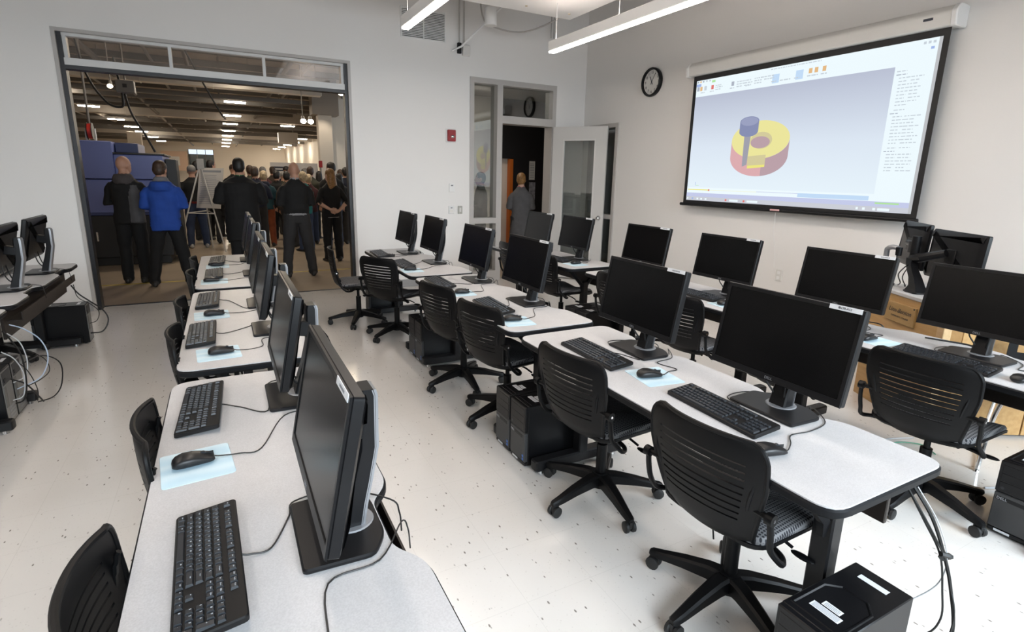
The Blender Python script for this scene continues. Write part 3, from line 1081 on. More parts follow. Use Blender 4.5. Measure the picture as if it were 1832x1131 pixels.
def make_chair():
    t = thing('task_chair', 'x', 'chair')
    # five-star base
    MB().cyl((0, 0, .065), (0, 0, .145), .045, .040, 18).build('base_hub', M_CHAIR, t)
    for k in range(5):
        a = 2 * PI * k / 5 + R(36)
        Rz = Matrix.Rotation(a, 4, 'Z')
        rings = []
        for r_, w_, zt, zb in ((.02, .034, .140, .080), (.08, .031, .138, .086), (.18, .026, .118, .078), (.27, .021, .094, .064), (.315, .018, .084, .060), (.325, .012, .078, .064)):
            rings.append([(r_, -w_, zb), (r_, w_, zb), (r_, w_ * .95, zt - .008), (r_, w_ * .6, zt), (r_, -w_ * .6, zt), (r_, -w_ * .95, zt - .008)])
        lg = MB().loft(rings, Rz).build('leg', M_CHAIR, t)
        c_ = MB()
        for s in (-1, 1):
            c_.tube([(.305, s * .007, .028), (.305, s * .012, .028), (.305, s * .024, .028), (.305, s * .028, .028)], [.022, .0275, .0275, .020], 14, Rz)
        c_.cyl((.305, 0, .03), (.305, 0, .066), .008, .008, 8, Rz)
        c_.box(.285, .322, -.007, .007, .026, .058, Rz)
        c_.build('caster', M_RUBBER, lg)
    MB().cyl((0, 0, .14), (0, 0, .30), .027, .027, 16).cyl((0, 0, .30), (0, 0, .40), .015, .015, 12).build('gas_column', M_CHAIR, t)
    mc = MB()
    mc.cbox(-.10, .11, -.055, .055, .375, .415, .012)
    mech = mc.build('tilt_mechanism', M_CHAIR, t)
    lv = MB().tube([(.02, -.05, .392), (.03, -.15, .382), (.035, -.20, .366)], .006, 8)
    lv.ell((.037, -.235, .352), (.016, .042, .009), 12, 8, None)
    lv.build('height_lever', M_CHAIR, mech)
    # seat shell and cushion
    sp = rounded([(-.195, -.215), (.250, -.245), (.290, -.11), (.290, .11), (.250, .245), (-.195, .215)], [.07, .07, .09, .09, .07, .07], 5)

    def seat_z(x, y):
        return .018 * (abs(y) / .22) ** 2 - .030 * max(0, (x - .13) / .13) ** 2 - .006

    rings = []
    for sc_, z in ((.70, .412), (.93, .418), (1.0, .432), (1.0, .446)):
        rings.append([(x * sc_, y * sc_, z + seat_z(x, y) * (sc_ > .9)) for x, y in sp])
    MB().loft(rings).build('seat_shell', M_CHAIR, t)
    rings = []
    for sc_, z in ((.975, .440), (.985, .456), (.95, .470), (.80, .478), (.45, .478), (.08, .476)):
        rings.append([(x * sc_, y * sc_, z + seat_z(x, y) * sc_) for x, y in sp])
    MB().loft(rings).build('seat_cushion', M_SEAT, t)
    # backrest: curved shell with horizontal slots
    zs = [(.405, 0), (.425, 0), (.45, 0), (.475, 0), (.50, 0), (.525, 0)]
    z = .525
    for k in range(9):
        z += .020
        zs.append((z, 0))
        z += .0065
        zs.append((z, 1))
    zs += [(z + .022, 0), (z + .042, 0), (z + .058, 0), (z + .068, 0), (z + .074, 0)]
    top = zs[-1][0]
    tcol = [-1, -.985, -.95, -.88, -.80, -.74, -.58, -.42, -.28, -.14, 0, .14, .28, .42, .58, .74, .80, .88, .95, .985, 1]
    P = []
    for z, _ in zs:
        u = (z - .405) / (top - .405)
        hw = .155 + .075 * min(1, u * 1.5) ** .8
        if u > .84:
            q = (u - .84) / .16
            hw -= .055 * (1 - math.sqrt(max(0, 1 - q * q)))
        bx = -.225 - .068 * u - .016 * math.sin(PI * u) + .06 * max(0, (.2 - u) / .2) ** 2
        row = []
        for tt in tcol:
            row.append((bx + .052 * abs(tt) ** 2.2 * (1 - .25 * u), tt * hw, z - .004 * tt * tt * u))
        P.append(row)
    slot_rows = [i for i in range(len(zs) - 1) if zs[i + 1][1] == 1]

    def solid(i, j):
        if i in slot_rows and abs((tcol[j] + tcol[j + 1]) / 2) < .74:
            return False
        return True

    j = MB()
    sheet(j, P, solid, .008)
    bk = j.build('backrest', M_CHAIR, t, .7)
    rim = MB()
    edge = [P[i][0] for i in range(len(P))] + [P[-1][k] for k in range(1, len(tcol) - 1)] + [P[i][-1] for i in range(len(P) - 1, -1, -1)]
    rim.tube(edge, .0085, 8)
    rim.build('back_rim', M_CHAIR, bk)
    for s in (-1, 1):
        j = MB()
        iz = [i for i in range(4, len(P) - 5)]
        j.tube([(P[i][0][0] + .012 - .030 * math.sin(PI * k / (len(iz) - 1)), s * (abs(P[i][0][1]) - .035), P[i][0][2]) for k, i in enumerate(iz)], .007, 6)
        j.build('stiffening_rib', M_CHAIR, bk)
        j = MB()
        j.cyl((-.228, s * .190, .605), (-.232, s * .252, .605), .011, .011, 10)
        j.cyl((-.232, s * .238, .605), (-.232, s * .262, .605), .020, .020, 16)
        j.tube(catmull([(-.232, s * .250, .60), (-.222, s * .252, .54), (-.205, s * .250, .48), (-.150, s * .262, .418), (-.09, s * .22, .405), (-.04, s * .08, .398)], 5), .0105, 8)
        br = j.build('back_support_arm', M_CHAIR, t)
        MB().cyl((-.232, s * .262, .605), (-.232, s * .264, .605), .006, .006, 10).build('pivot_bolt', M_CHROME, br)
    return t


chair0 = make_chair()
CHAIRS = {'M': [(1.615, 1.175, 5), (1.605, 1.985, 8), (1.61, 3.05, 14), (1.57, 3.72, 14), (1.46, 5.2, 33), (1.22, 5.86, -6)],
          'R': [(3.10, 1.22, 4), (3.04, 1.98, 0), (3.02, 2.74, 6), (3.10, 3.52, 5), (3.14, 4.74, 4), (3.24, 5.72, 0)],
          'L': [(-.045, 1.165, 0), (-.02, 1.95, 3), (-.01, 3.02, 0), (-.02, 3.73, 0), (-.01, 4.80, 0), (-.02, 5.55, 0)],
          'W': [(-1.78, 5.85, 0)]}
first = True
for row in 'MRLW':
    for i, (x, y, a) in enumerate(CHAIRS[row]):
        o = chair0 if first else copy_tree(chair0)
        first = False
        o.location = (x, y, 0)
        o.rotation_euler = (0, 0, R(a))
        lab = 'black slotted-back task chair, %s, %s' % (ORD[i], ROWN[row])
        if row == 'W':
            lab = 'black task chair under the desk at the left edge, only base and casters showing'
        tag(o, lab, 'chair', 'black task chairs')

# ------------------------------------------------------------------ monitors


def make_monitor(silver):
    t = thing('monitor', 'x', 'monitor')
    bp = rounded([(-.105, -.142), (.055, -.150), (.095, -.085), (.095, .085), (.055, .150), (-.105, .142)], [.012, .02, .03, .03, .02, .012], 3)
    MB().prism(bp, 0, .014, .004).build('stand_base', M_PLASTIC, t)
    n_ = 24
    MB().cyl((.028, 0, .013), (.028, 0, .017), .058, .054, 28).build('base_disc', M_SILVER, t)
    rings = []
    for z, x0, x1, w_ in ((.015, -.004, .050, .037), (.07, .010, .060, .035), (.13, .030, .074, .034), (.22, .052, .092, .034), (.355, .056, .094, .034), (.372, .060, .090, .033)):
        rings.append([(x0, -w_ + .006, z), (x0 + .006, -w_, z), (x1, -w_, z), (x1, w_, z), (x0 + .006, w_, z), (x0, w_ - .006, z)])
    nk = MB().loft(rings).build('stand_neck', M_PLASTIC, t)
    for s in (-1, 1) if not silver else (0,):
        rings = []
        for z, x1, w_ in ((.015, .050, .037), (.07, .060, .035), (.13, .074, .034), (.22, .092, .034), (.355, .094, .034), (.370, .090, .033)):
            if s == 0:
                rings.append([(x1 - .004, -w_ - .001, z), (x1 + .007, -w_ * .92, z), (x1 + .007, w_ * .92, z), (x1 - .004, w_ + .001, z)])
            else:
                rings.append([(x1 - .008, s * (w_ - .001) - .001, z), (x1 + .003, s * (w_ - .001) - .001, z), (x1 + .003, s * (w_ + .001) + .001, z), (x1 - .008, s * (w_ + .001) + .001, z)])
        MB().loft(rings).build('silver_trim', M_SILVER, nk)
    T = Matrix.Translation((-.040, 0, .297)) @ Matrix.Rotation(R(11), 4, 'Y')
    MB().cbox(.035, .110, -.035, .035, -.03, .03, .004, T).build('vesa_mount', M_PLASTIC, t)
    HW, HH = .281, .172
    j = MB()
    pr = rounded([(-HW, -HH), (HW, -HH), (HW, HH), (-HW, HH)], .010, 3)
    YZX = T @ Matrix(((0, 0, 1, 0), (1, 0, 0, 0), (0, 1, 0, 0), (0, 0, 0, 1)))
    n_ = len(pr)
    rings = [[(y, z, x) for y, z in p] for p, x in ((inset(pr, .004), 0.001), (pr, .005), (pr, .026), (inset(pr, .02), .036), (inset(pr, .06), .042))]
    j.loft(rings, YZX)
    pan = j.build('panel_housing', M_PLASTIC, t)
    bz = MB()
    b_, bt = .016, .026
    inner = [(-HW + b_, -HH + bt), (HW - b_, -HH + bt), (HW - b_, HH - b_), (-HW + b_, HH - b_)]
    outer = [(-HW, -HH), (HW, -HH), (HW, HH), (-HW, HH)]
    rings = [[(y, z, 0.002) for y, z in outer], [(y * .992, z * .988, -.003) for y, z in outer], [(y, z, -.002) for y, z in inner], [(y, z, .002) for y, z in inner]]
    bz.loft(rings, YZX, cap=False)
    bz.build('bezel', M_PLASTIC, pan)
    MB().quad(*[(y, z, .0005) for y, z in reversed(inner)], M=YZX).build('lcd_screen', M_SCREEN, pan, 0)
    st = MB().box(-HW + .012, -HW + .125, HH - .016, HH + .001, -.0045, -.0028, YZX).build('asset_sticker', M_STICK, pan, 0)
    k = MB()
    for q in range(7):
        k.box(-HW + .045 + q * .007, -HW + .050 + q * .007, HH - .0105, HH - .0045, -.005, -.0043, YZX)
    k.build('sticker_print', M_GINK, st, 0)
    text_obj('maker_name', 'DELL', .015, M_SILVER, T @ facing_minus_x((-.0032, 0, -HH + .012)), pan)
    k = MB()
    k.tube([T @ Vector(p) for p in catmull([(.035, -.03, -.10), (.05, -.04, -.16), (.075, -.03, -.21), (.115, -.015, -.245), (.150, -.01, -.29), (.165, -.01, -.36)], 5)], .0042, 6)
    k.tube([T @ Vector(p) for p in catmull([(.035, .03, -.10), (.055, .05, -.17), (.085, .03, -.215), (.125, .015, -.25), (.155, .012, -.30), (.165, .012, -.36)], 5)], .0042, 6)
    k.build('video_and_power_cable', M_CABLE, t)
    return t


MON = {'L': [(.19, 1.255), (.19, 2.19), (.185, 3.24), (.185, 3.92), (.20, 5.14), (.20, 5.96)],
       'M': [(1.875, 1.255), (1.875, 2.055), (1.87, 3.25), (1.88, 4.13), (1.87, 5.17), (1.82, 5.93)],
       'R': [(3.46, 1.225), (3.44, 1.955), (3.43, 2.86), (3.42, 3.76), (3.40, 4.86), (3.36, 5.59)],
       'W': [(-1.41, 5.06), (-1.40, 5.80)]}
monA, monB = make_monitor(True), make_monitor(False)
usedA = usedB = False
for row in 'LWMR':
    for i, (x, y) in enumerate(MON[row]):
        if row in 'LW':
            o = copy_tree(monA) if usedA else monA
            usedA = True
        else:
            o = copy_tree(monB) if usedB else monB
            usedB = True
        o.location = (x, y, DH)
        lab = 'black switched-off monitor, %s of six, %s' % (ORD[i], ROWN[row])
        if row == 'W':
            lab = 'black monitor seen from behind with silver stand, %s' % ['cut by the left picture edge', 'beside the left jamb of the opening'][i]
        tag(o, lab, 'monitor', 'black desktop monitors')
_st = [ch for ch in monB.children_recursive if ch.name.startswith('asset_sticker')][0]
for g in list(_st.children):
    bpy.data.objects.remove(g)
text_obj('sticker_lettering', 'IB170-A12', .011, M_INK, Matrix.Translation((-.040, 0, .297)) @ Matrix.Rotation(R(11), 4, 'Y') @ facing_minus_x((-.0052, -.281 + .07, .172 - .0075)), _st)

# ------------------------------------------------------------------ keyboards
U = .0187


def key_layout():
    ks = []
    x0 = -.209
    rows = [0.047, 0.0205, .0018, -.0169, -.0356, -.0543]

    def run(y, x, widths, legends=None):
        for k, w_ in enumerate(widths):
            if w_ > 0:
                ks.append((x + w_ * U / 2, y, w_, 1.0, legends[k] if legends else ''))
            x += abs(w_) * U
    run(rows[0], x0, [1, -1] + [1] * 4 + [-.5] + [1] * 4 + [-.5] + [1] * 4, ['Esc', '', 'F1', 'F2', 'F3', 'F4', '', 'F5', 'F6', 'F7', 'F8', '', 'F9', 'F10', 'F11', 'F12'])
    run(rows[1], x0, [1] * 13 + [2], list('`1234567890-=') + ['Backspace'])
    run(rows[2], x0, [1.5] + [1] * 12 + [1.5], ['Tab'] + list('QWERTYUIOP[]') + ['\\'])
    run(rows[3], x0, [1.75] + [1] * 11 + [2.25], ['Caps'] + list("ASDFGHJKL;'") + ['Enter'])
    run(rows[4], x0, [2.25] + [1] * 10 + [2.75], ['Shift'] + list('ZXCVBNM,./') + ['Shift'])
    run(rows[5], x0, [1.25] * 3 + [6.25] + [1.25] * 4, ['Ctrl', '', 'Alt', '', 'Alt', '', '', 'Ctrl'])
    xn = x0 + 15 * U + .0055
    run(rows[0], xn, [1] * 3, ['PrtSc', 'ScrLk', 'Pause'])
    run(rows[1], xn, [1] * 3, ['Ins', 'Home', 'PgUp'])
    run(rows[2], xn, [1] * 3, ['Del', 'End', 'PgDn'])
    run(rows[4], xn + U, [1], ['^'])
    run(rows[5], xn, [1] * 3, ['<', 'v', '>'])
    xp = xn + 3 * U + .0055
    run(rows[1], xp, [1] * 4, ['Num', '/', '*', '-'])
    run(rows[2], xp, [1] * 3, list('789'))
    run(rows[3], xp, [1] * 3, list('456'))
    run(rows[4], xp, [1] * 3, list('123'))
    run(rows[5], xp, [2, 1], ['0', '.'])
    ks.append((xp + 3.5 * U, (rows[2] + rows[3]) / 2, 1.0, 2.0, '+'))
    ks.append((xp + 3.5 * U, (rows[4] + rows[5]) / 2, 1.0, 2.0, 'Ent'))
    return ks


KEYS = key_layout()
KT = basis((0, -1, 0), (1, 0, 0), (0, 0, 1))        # keyboard u (right), v (away from typist) -> world


def kz(v):
    return .0165 + (v + .065) * .105


def kshear(mb):
    mb.v = [(x, y, z + (x + .065) * .105) for x, y, z in mb.v]
    return mb


_kb_body = None
_keymesh = {}
_keyall = None


def key_shape(mb, u, v, w_, h_, M=None):
    a, b = w_ * U / 2 - .0012, h_ * U / 2 - .0012
    vs = [(u - a, v - b, 0), (u + a, v - b, 0), (u + a, v + b, 0), (u - a, v + b, 0),
          (u - a + .0022, v - b + .0016, .0062), (u + a - .0022, v - b + .0016, .0062), (u + a - .0022, v + b - .0030, .0068), (u - a + .0022, v + b - .0030, .0068)]
    mb.add(vs, [(0, 1, 5, 4), (1, 2, 6, 5), (2, 3, 7, 6), (3, 0, 4, 7), (4, 5, 6, 7)], M)


def make_keyboard(label, loc, rz, detail, cable):
    global _kb_body, _keyall
    t = thing('keyboard', label, 'keyboard', loc, rz, 'black keyboards')
    if _kb_body is None:
        j = MB()
        out = rounded([(-.068, -.222), (.068, -.222), (.068, .222), (-.068, .222)], .010, 3)
        j.prism(out, .0, .0165, .003)
        kshear(j)
        _kb_body = j.mesh('body', M_KBODY)
        j = MB()
        for u, v, w_, h_, _ in KEYS:
            key_shape(j, u, v, w_, h_, Matrix.Translation((0, 0, kz(v) - .001)))
        _keyall = MB().add(j.v, j.f, KT).mesh('keycaps', M_KEY, .3)
    o = bpy.data.objects.new('body', _kb_body)
    COL.objects.link(o)
    o.parent = t
    if detail:
        for u, v, w_, h_, lg in KEYS:
            kk = (round(w_, 2), round(h_, 2))
            if kk not in _keymesh:
                j = MB()
                key_shape(j, 0, 0, w_, h_)
                _keymesh[kk] = MB().add(j.v, j.f, KT).mesh('key', M_KEY, .3)
            c_ = bpy.data.objects.new('key', _keymesh[kk])
            COL.objects.link(c_)
            c_.parent = t
            c_.location = (v, -u, kz(v) - .001)
            if lg and detail > 1:
                s_ = .0060 if len(lg) == 1 else .0036
                text_obj('legend', lg, s_, M_WINK, lying_for_minus_x((.0015, w_ * U / 2 - .0065 if len(lg) == 1 else 0.0, .0070)), c_)
    else:
        c_ = bpy.data.objects.new('keycaps', _keyall)
        COL.objects.link(c_)
        c_.parent = t
        c_['kind'] = 'stuff'
    if cable:
        inv = (Matrix.Translation(loc) @ Matrix.Rotation(rz, 4, 'Z')).inverted()
        start = [(.066, 0.0, .012), (.085, 0.0, .006)]
        MB().tube(catmull(start + [tuple(inv @ Vector(p)) for p in cable], 6), .0023, 6).build('keyboard_cable', M_CABLE, t)
    return t


def mouse_mesh():
    j = MB()
    rings = []
    N = 20
    prof = [(-.056, .012, .006, .016), (-.053, .021, .004, .024), (-.044, .029, .002, .032), (-.025, .0325, .001, .0385), (0, .032, .001, .0375), (.022, .030, .001, .032), (.042, .029, .002, .025), (.053, .026, .004, .020), (.0575, .020, .007, .016)]
    for x, w_, z0, z1 in prof:
        r_ = []
        for i in range(N):
            a = 2 * PI * i / N
            c_, s_ = math.cos(a), math.sin(a)
            y = w_ * math.copysign(abs(c_) ** .75, c_)
            z = (z0 + z1) / 2 + (z1 - z0) / 2 * math.copysign(abs(s_) ** .8, s_)
            if s_ < 0:
                z = max(z, z0)
            r_.append((x, y, z))
        rings.append(r_)
    j.loft(rings)
    return j.mesh('mouse_body', mat('black_mouse_shell', (.011, .011, .012), .36, spec=.45), .9)


_mouse = mouse_mesh()


def make_mouse(label, loc, rz, cable):
    t = thing('mouse', label, 'mouse', loc, rz, 'black mice')
    b = bpy.data.objects.new('mouse_body', _mouse)
    COL.objects.link(b)
    b.parent = t
    MB().cyl((.028, -.004, .027), (.028, .004, .027), .0085, .0085, 14).build('scroll_wheel', M_KEY, t)
    MB().box(.008, .056, -.0005, .0005, .02, .0305).build('button_split', M_RUBBER, t, 0)
    inv = (Matrix.Translation(loc) @ Matrix.Rotation(rz, 4, 'Z')).inverted()
    MB().tube(catmull([(.055, 0, .012), (.075, 0.0, .006)] + [tuple(inv @ Vector(p)) for p in cable], 6), .0021, 6).build('mouse_cable', M_CABLE, t)
    return t


def make_pad(label, loc, rz):
    j = MB().prism(rounded([(-.095, -.105), (.095, -.105), (.095, .105), (-.095, .105)], .012, 4), 0, .002, .0006)
    o = j.build('mouse_pad', M_PAD)
    o.location = loc
    o.rotation_euler = (0, 0, rz)
    return tag(o, label, 'mouse pad', 'pale blue mouse pads')


# stations: keyboard (x, y, deg), mouse (x, y, deg), pad (x, y, deg)
ST = {'L': [((-.10, 1.235, 2), (-.09, .83, 5), None),
            ((-.139, 2.185, -2), (-.15, 1.755, 8), (-.14, 1.75, 6)),
            ((-.165, 3.235, 0), (-.075, 2.87, 5), (-.085, 2.88, 4)),
            ((-.15, 4.10, -1), (-.112, 3.685, 5), (-.125, 3.70, 3)),
            ((-.125, 5.16, 0), (-.142, 4.86, 3), (-.12, 4.86, 0)),
            ((-.105, 5.93, -2), (-.107, 5.66, 0), (-.10, 5.64, 0))],
      'M': [((1.640, 1.33, -2), (1.525, 1.025, -15), None),
            ((1.600, 2.085, -1), (1.645, 1.735, -15), (1.672, 1.73, -8)),
            ((1.565, 3.20, -3), (1.530, 2.845, -12), (1.545, 2.82, -8)),
            ((1.515, 4.10, -2), (1.545, 3.70, -10), (1.545, 3.71, -6)),
            ((1.515, 5.13, -2), (1.487, 4.81, -10), (1.50, 4.80, -5)),
            ((1.475, 5.88, -2), (1.535, 5.69, -6), None)],
      'R': [((3.19, 1.265, -1), (3.21, .955, -6), None),
            ((3.20, 2.02, 0), (3.22, 1.655, -5), (3.25, 1.63, -4)),
            ((3.20, 2.93, 0), (3.155, 2.62, -5), (3.17, 2.61, -3)),
            ((3.16, 3.82, 0), (3.16, 3.47, 0), (3.17, 3.46, 0)),
            ((3.15, 4.90, 2), (3.19, 4.57, 0), (3.18, 4.56, 3)),
            ((3.13, 5.65, 0), (3.16, 5.36, 0), None)],
      'W': [((-1.69, 5.08, 0), None, None), ((-1.69, 5.80, 0), None, None)]}
for row in 'LMRW':
    for i, (k, m_, p) in enumerate(ST[row]):
        mx, my = MON[row][i]
        nx = mx + .165                        # where the cables drop through the notch
        z = DH
        where = '%s, %s' % (ORD[i], ROWN[row])
        if row == 'W':
            where = ['by the monitor cut by the left picture edge', 'below the farther monitor at the left edge'][i]
        kc = [(k[0] + .13, k[1] + .01 - .05 * (i % 2), z + .0035), (mx - .11, my + .10 - .22 * (i % 2), z + .0035), (mx - .09, my + .16, z + .006), (mx + .03, my + .165, z + .004), (nx - .02, my + .06, z + .004), (nx, my + .04, z - .03), (nx + .005, my + .04, z - .09)]
        det = 2 if (row, i) == ('L', 0) else 1 if (row, i) in (('L', 1), ('M', 0), ('M', 1)) else 0
        make_keyboard('black full-size keyboard, ' + where, (k[0], k[1], z), R(k[2]), det, kc)
        if m_:
            h = .0024 if p else 0.0
            mc = [(m_[0] + .13, m_[1] + .01, z + .004), (m_[0] + .19, m_[1] + .05 - .03 * (i % 2), z + .003), (mx - .06, my - .19, z + .003), (mx + .06, my - .165, z + .003), (nx - .02, my - .05, z + .004), (nx, my - .04, z - .03), (nx + .005, my - .04, z - .09)]
            make_mouse('black wired mouse, ' + where, (m_[0], m_[1], z + h), R(m_[2]), mc)
        if p:
            make_pad('pale blue mouse pad, ' + where, (p[0], p[1], z + .0002), R(p[2]))

# ------------------------------------------------------------------ computer towers
TD, TW, TH = .405, .178, .372


def make_tower():
    t = thing('computer_tower', 'x', 'computer')
    MB().cbox(.022, TD, 0, TW, .012, TH, .003).build('case', M_TOWER, t)
    for x in (.05, TD - .04):
        for y in (.03, TW - .03):
            MB().cyl((x, y, 0), (x, y, .013), .012, .012, 10).build('rubber_foot', M_RUBBER, t)
    fp = MB()
    fp.cbox(0, .024, .001, TW - .001, .215, TH, .004)
    up = fp.build('upper_bezel', M_TOWER, t)
    for z in (.335, .292, .250):
        MB().cbox(-.0015, .002, .014, TW - .014, z - .019, z + .019, .001).build('drive_bay_cover', M_PLASTIC, up)
    MB().cyl((-.002, .150, .240), (.002, .150, .240), .007, .007, 12).build('power_button', M_KEY, up)
    lo = MB().cbox(.0, .024, .003, TW - .003, .034, .213, .004).build('lower_front_panel', M_TGREY, t)
    MB().cbox(-.0012, .002, .03, TW - .012, .178, .196, .001).build('slim_bay', M_PLASTIC, lo)
    text_obj('maker_name', 'DELL', .018, M_WINK, facing_minus_x((-.002, TW - .035, .187)), lo)
    for z in (.052, .072):
        MB().box(-.0010, .001, .014, .030, z - .007, z + .007).build('blue_sticker', M_BLUELBL, lo, 0)
    MB().cbox(.004, .024, .003, TW - .003, .012, .033, .003).build('plinth', M_TOWER, t)
    MB().box(.003, .0045, TW - .09, TW - .03, .017, .028).build('asset_label', M_STICK, t, 0)
    # shallow tray moulded into the top
    j = MB()
    tr = [(.05, .018), (.205, .018), (.245, .052), (.245, TW - .052), (.205, TW - .018), (.05, TW - .018)]
    tro = inset(tr, -.007)
    j.loft([[(x, y, TH - .001) for x, y in tro], [(x, y, TH + .0035) for x, y in inset(tr, -.004)], [(x, y, TH + .0035) for x, y in tr], [(x, y, TH) for x, y in inset(tr, .004)]], cap=False)
    tray = j.build('top_tray', M_TOWER, t)
    MB().box(.085, .112, .045, TW - .045, TH + .0005, TH + .0012).build('info_sticker', M_STICK, tray, 0)
    MB().box(.118, .142, .060, .115, TH + .0005, TH + .0012).build('info_sticker', M_STICK, tray, 0)
    k = MB()
    for q in range(5):
        k.box(.089 + q * .0045, .0905 + q * .0045, .050, TW - .050, TH + .0012, TH + .0015)
    for q in range(3):
        k.box(.122 + q * .006, .124 + q * .006, .065, .110, TH + .0012, TH + .0015)
    k.build('sticker_print', M_GINK, tray, 0)
    MB().box(.335, .358, .045, TW - .045, TH + .0003, TH + .001).build('asset_label', M_STICK, t, 0)
    # rear
    rp = MB().box(TD, TD + .002, .008, TW - .008, .022, TH - .008).build('rear_panel', M_REAR, t, 0)
    MB().box(TD + .002, TD + .004, .018, TW - .018, .275, .355).build('power_supply', M_TGREY, rp, 0)
    MB().cbox(TD + .002, TD + .008, .03, .06, .29, .315, .001).build('power_socket', M_PLASTIC, rp)
    MB().box(TD + .002, TD + .005, .014, .055, .13, .265).build('port_cluster', mat('port_panel', (.16, .16, .15), .5), rp, 0)
    for z in (.05, .072, .094, .116):
        MB().box(TD + .002, TD + .004, .05, TW - .03, z - .008, z + .008).build('slot_cover', M_SILVER, rp, 0)
    return t


tower0 = make_tower()
TOW = [('M', 1.385, .655, 'black tower computer with stickered top, at the near end of the middle row'),
       ('M', 1.378, 2.385, 'black tower computer, nearer of the pair between the first two middle-row desks'),
       ('M', 1.378, 2.575, 'black tower computer, farther of the pair between the first two middle-row desks'),
       ('M', 1.40, 4.25, 'black tower computer, nearer of the pair between the far two middle-row desks'),
       ('M', 1.40, 4.436, 'black tower computer, farther of the pair between the far two middle-row desks'),
       ('M', 1.40, 6.15, 'black tower computer at the far end of the middle row, by the wall'),
       ('R', 3.125, .755, 'black tower computer with grey front, cut by the right picture edge'),
       ('R', 2.93, 3.985, 'black tower computer, nearer of the pair below the far desk by the screen wall'),
       ('R', 2.93, 4.17, 'black tower computer, farther of the pair below the far desk by the screen wall'),
       ('W', -1.625, 6.10, 'black tower computer seen from the side, beside the left jamb of the opening'),
       ('W', -1.72, 4.22, 'black tower computer with cables at its back, nearer of two at the left edge'),
       ('W', -1.72, 4.41, 'black tower computer with cables at its back, farther of two at the left edge')]
for i, (row, x, y, lab) in enumerate(TOW):
    o = tower0 if i == 0 else copy_tree(tower0)
    o.location = (x, y, 0)
    tag(o, lab, 'computer', 'black tower computers')


def cable_thing(name, label, strands, group='loose cables'):
    t = thing(name, label, 'cable', strands[0][0][0], 0, group)
    b = Vector(strands[0][0][0])
    for pts, r_, m_ in strands:
        MB().tube([tuple(Vector(p) - b) for p in catmull(pts, 6)], r_, 6).build('strand', m_, t)
    return t


cable_thing('cable_bundle', 'tied bundle of black cables hanging at the near end of the middle row', [
    ([(1.90, .76, .67), (1.92, .70, .58), (1.95, .66, .46), (1.96, .63, .36), (1.96, .60, .22), (1.93, .61, .10), (1.86, .66, .09), (1.795, .70, .12)], .0055, M_CABLE),
    ([(1.89, .78, .67), (1.91, .72, .57), (1.945, .67, .46), (1.95, .645, .34), (1.94, .63, .25), (1.90, .65, .19), (1.795, .72, .18)], .0032, M_CABLE),
    ([(1.905, .75, .67), (1.935, .69, .57), (1.955, .655, .46), (1.955, .66, .36), (1.93, .70, .28), (1.86, .74, .24), (1.795, .74, .22)], .002, M_WCABLE),
    ([(1.88, .77, .67), (1.905, .70, .56), (1.945, .655, .455), (1.965, .64, .38), (1.945, .60, .28), (1.94, .61, .14), (1.88, .63, .07), (1.795, .68, .07)], .003, M_CABLE),
    ([(1.935, .665, .47), (1.965, .650, .46), (1.955, .668, .45), (1.94, .66, .455)], .009, M_CABLE)])
cable_thing('cable_tangle', 'tangle of black and white cables behind the towers at the left edge', [
    ([(-1.30, 4.35, .60), (-1.28, 4.40, .52), (-1.26, 4.45, .40), (-1.25, 4.42, .24), (-1.27, 4.40, .12), (-1.32, 4.38, .10)], .005, M_CABLE),
    ([(-1.31, 4.52, .60), (-1.26, 4.58, .55), (-1.20, 4.64, .45), (-1.17, 4.62, .33), (-1.20, 4.52, .22), (-1.31, 4.44, .18)], .004, mat('light_blue_cable', (.45, .55, .70), .45)),
    ([(-1.31, 4.45, .56), (-1.27, 4.50, .48), (-1.25, 4.50, .36), (-1.26, 4.46, .26), (-1.31, 4.40, .24)], .0035, M_WCABLE),
    ([(-1.31, 4.30, .48), (-1.26, 4.32, .42), (-1.24, 4.36, .30), (-1.26, 4.36, .16), (-1.31, 4.34, .14)], .0035, M_WCABLE),
    ([(-1.31, 4.62, .30), (-1.22, 4.70, .32), (-1.14, 4.74, .24), (-1.14, 4.70, .10), (-1.18, 4.64, .03), (-1.25, 4.56, .03)], .0045, M_CABLE),
    ([(-1.31, 4.58, .14), (-1.24, 4.66, .16), (-1.20, 4.72, .20), (-1.22, 4.74, .28), (-1.28, 4.70, .36)], .003, M_CABLE),
    ([(-1.31, 4.40, .42), (-1.25, 4.46, .30), (-1.23, 4.52, .14), (-1.25, 4.56, .04)], .003, M_CABLE),
    ([(-1.31, 4.36, .28), (-1.25, 4.40, .22), (-1.22, 4.48, .10), (-1.22, 4.56, .03)], .005, M_CABLE)])
cable_thing('power_cable', 'black power cable drooping behind the tower by the opening', [
    ([(-1.30, 6.12, .56), (-1.25, 6.10, .48), (-1.18, 6.12, .40), (-1.10, 6.16, .30), (-1.07, 6.16, .20), (-1.12, 6.14, .10), (-1.215, 6.14, .09)], .006, M_CABLE),
    ([(-1.29, 6.16, .56), (-1.27, 6.15, .44), (-1.19, 6.18, .36), (-1.14, 6.20, .28), (-1.16, 6.18, .20), (-1.215, 6.16, .18)], .0035, M_CABLE)])
for k, (x, y, z, lab) in enumerate(((1.78, 2.95, 'c', 'thin cables dropping below the second middle-row desk'), (1.80, 1.55, 'c', 'thin cables dropping below the nearest middle-row desk'))):
    cable_thing('desk_cable', 'black ' + lab, [([(x + .12, y, .62), (x + .10, y - .02, .50), (x + .11, y - .05, .36), (x + .06, y - .06, .2), (x + .05, y - .1, .02)], .004, M_CABLE), ([(x + .12, y + .05, .62), (x + .13, y + .04, .45), (x + .11, y, .25), (x + .12, y - .06, .02)], .0035, M_CABLE)])
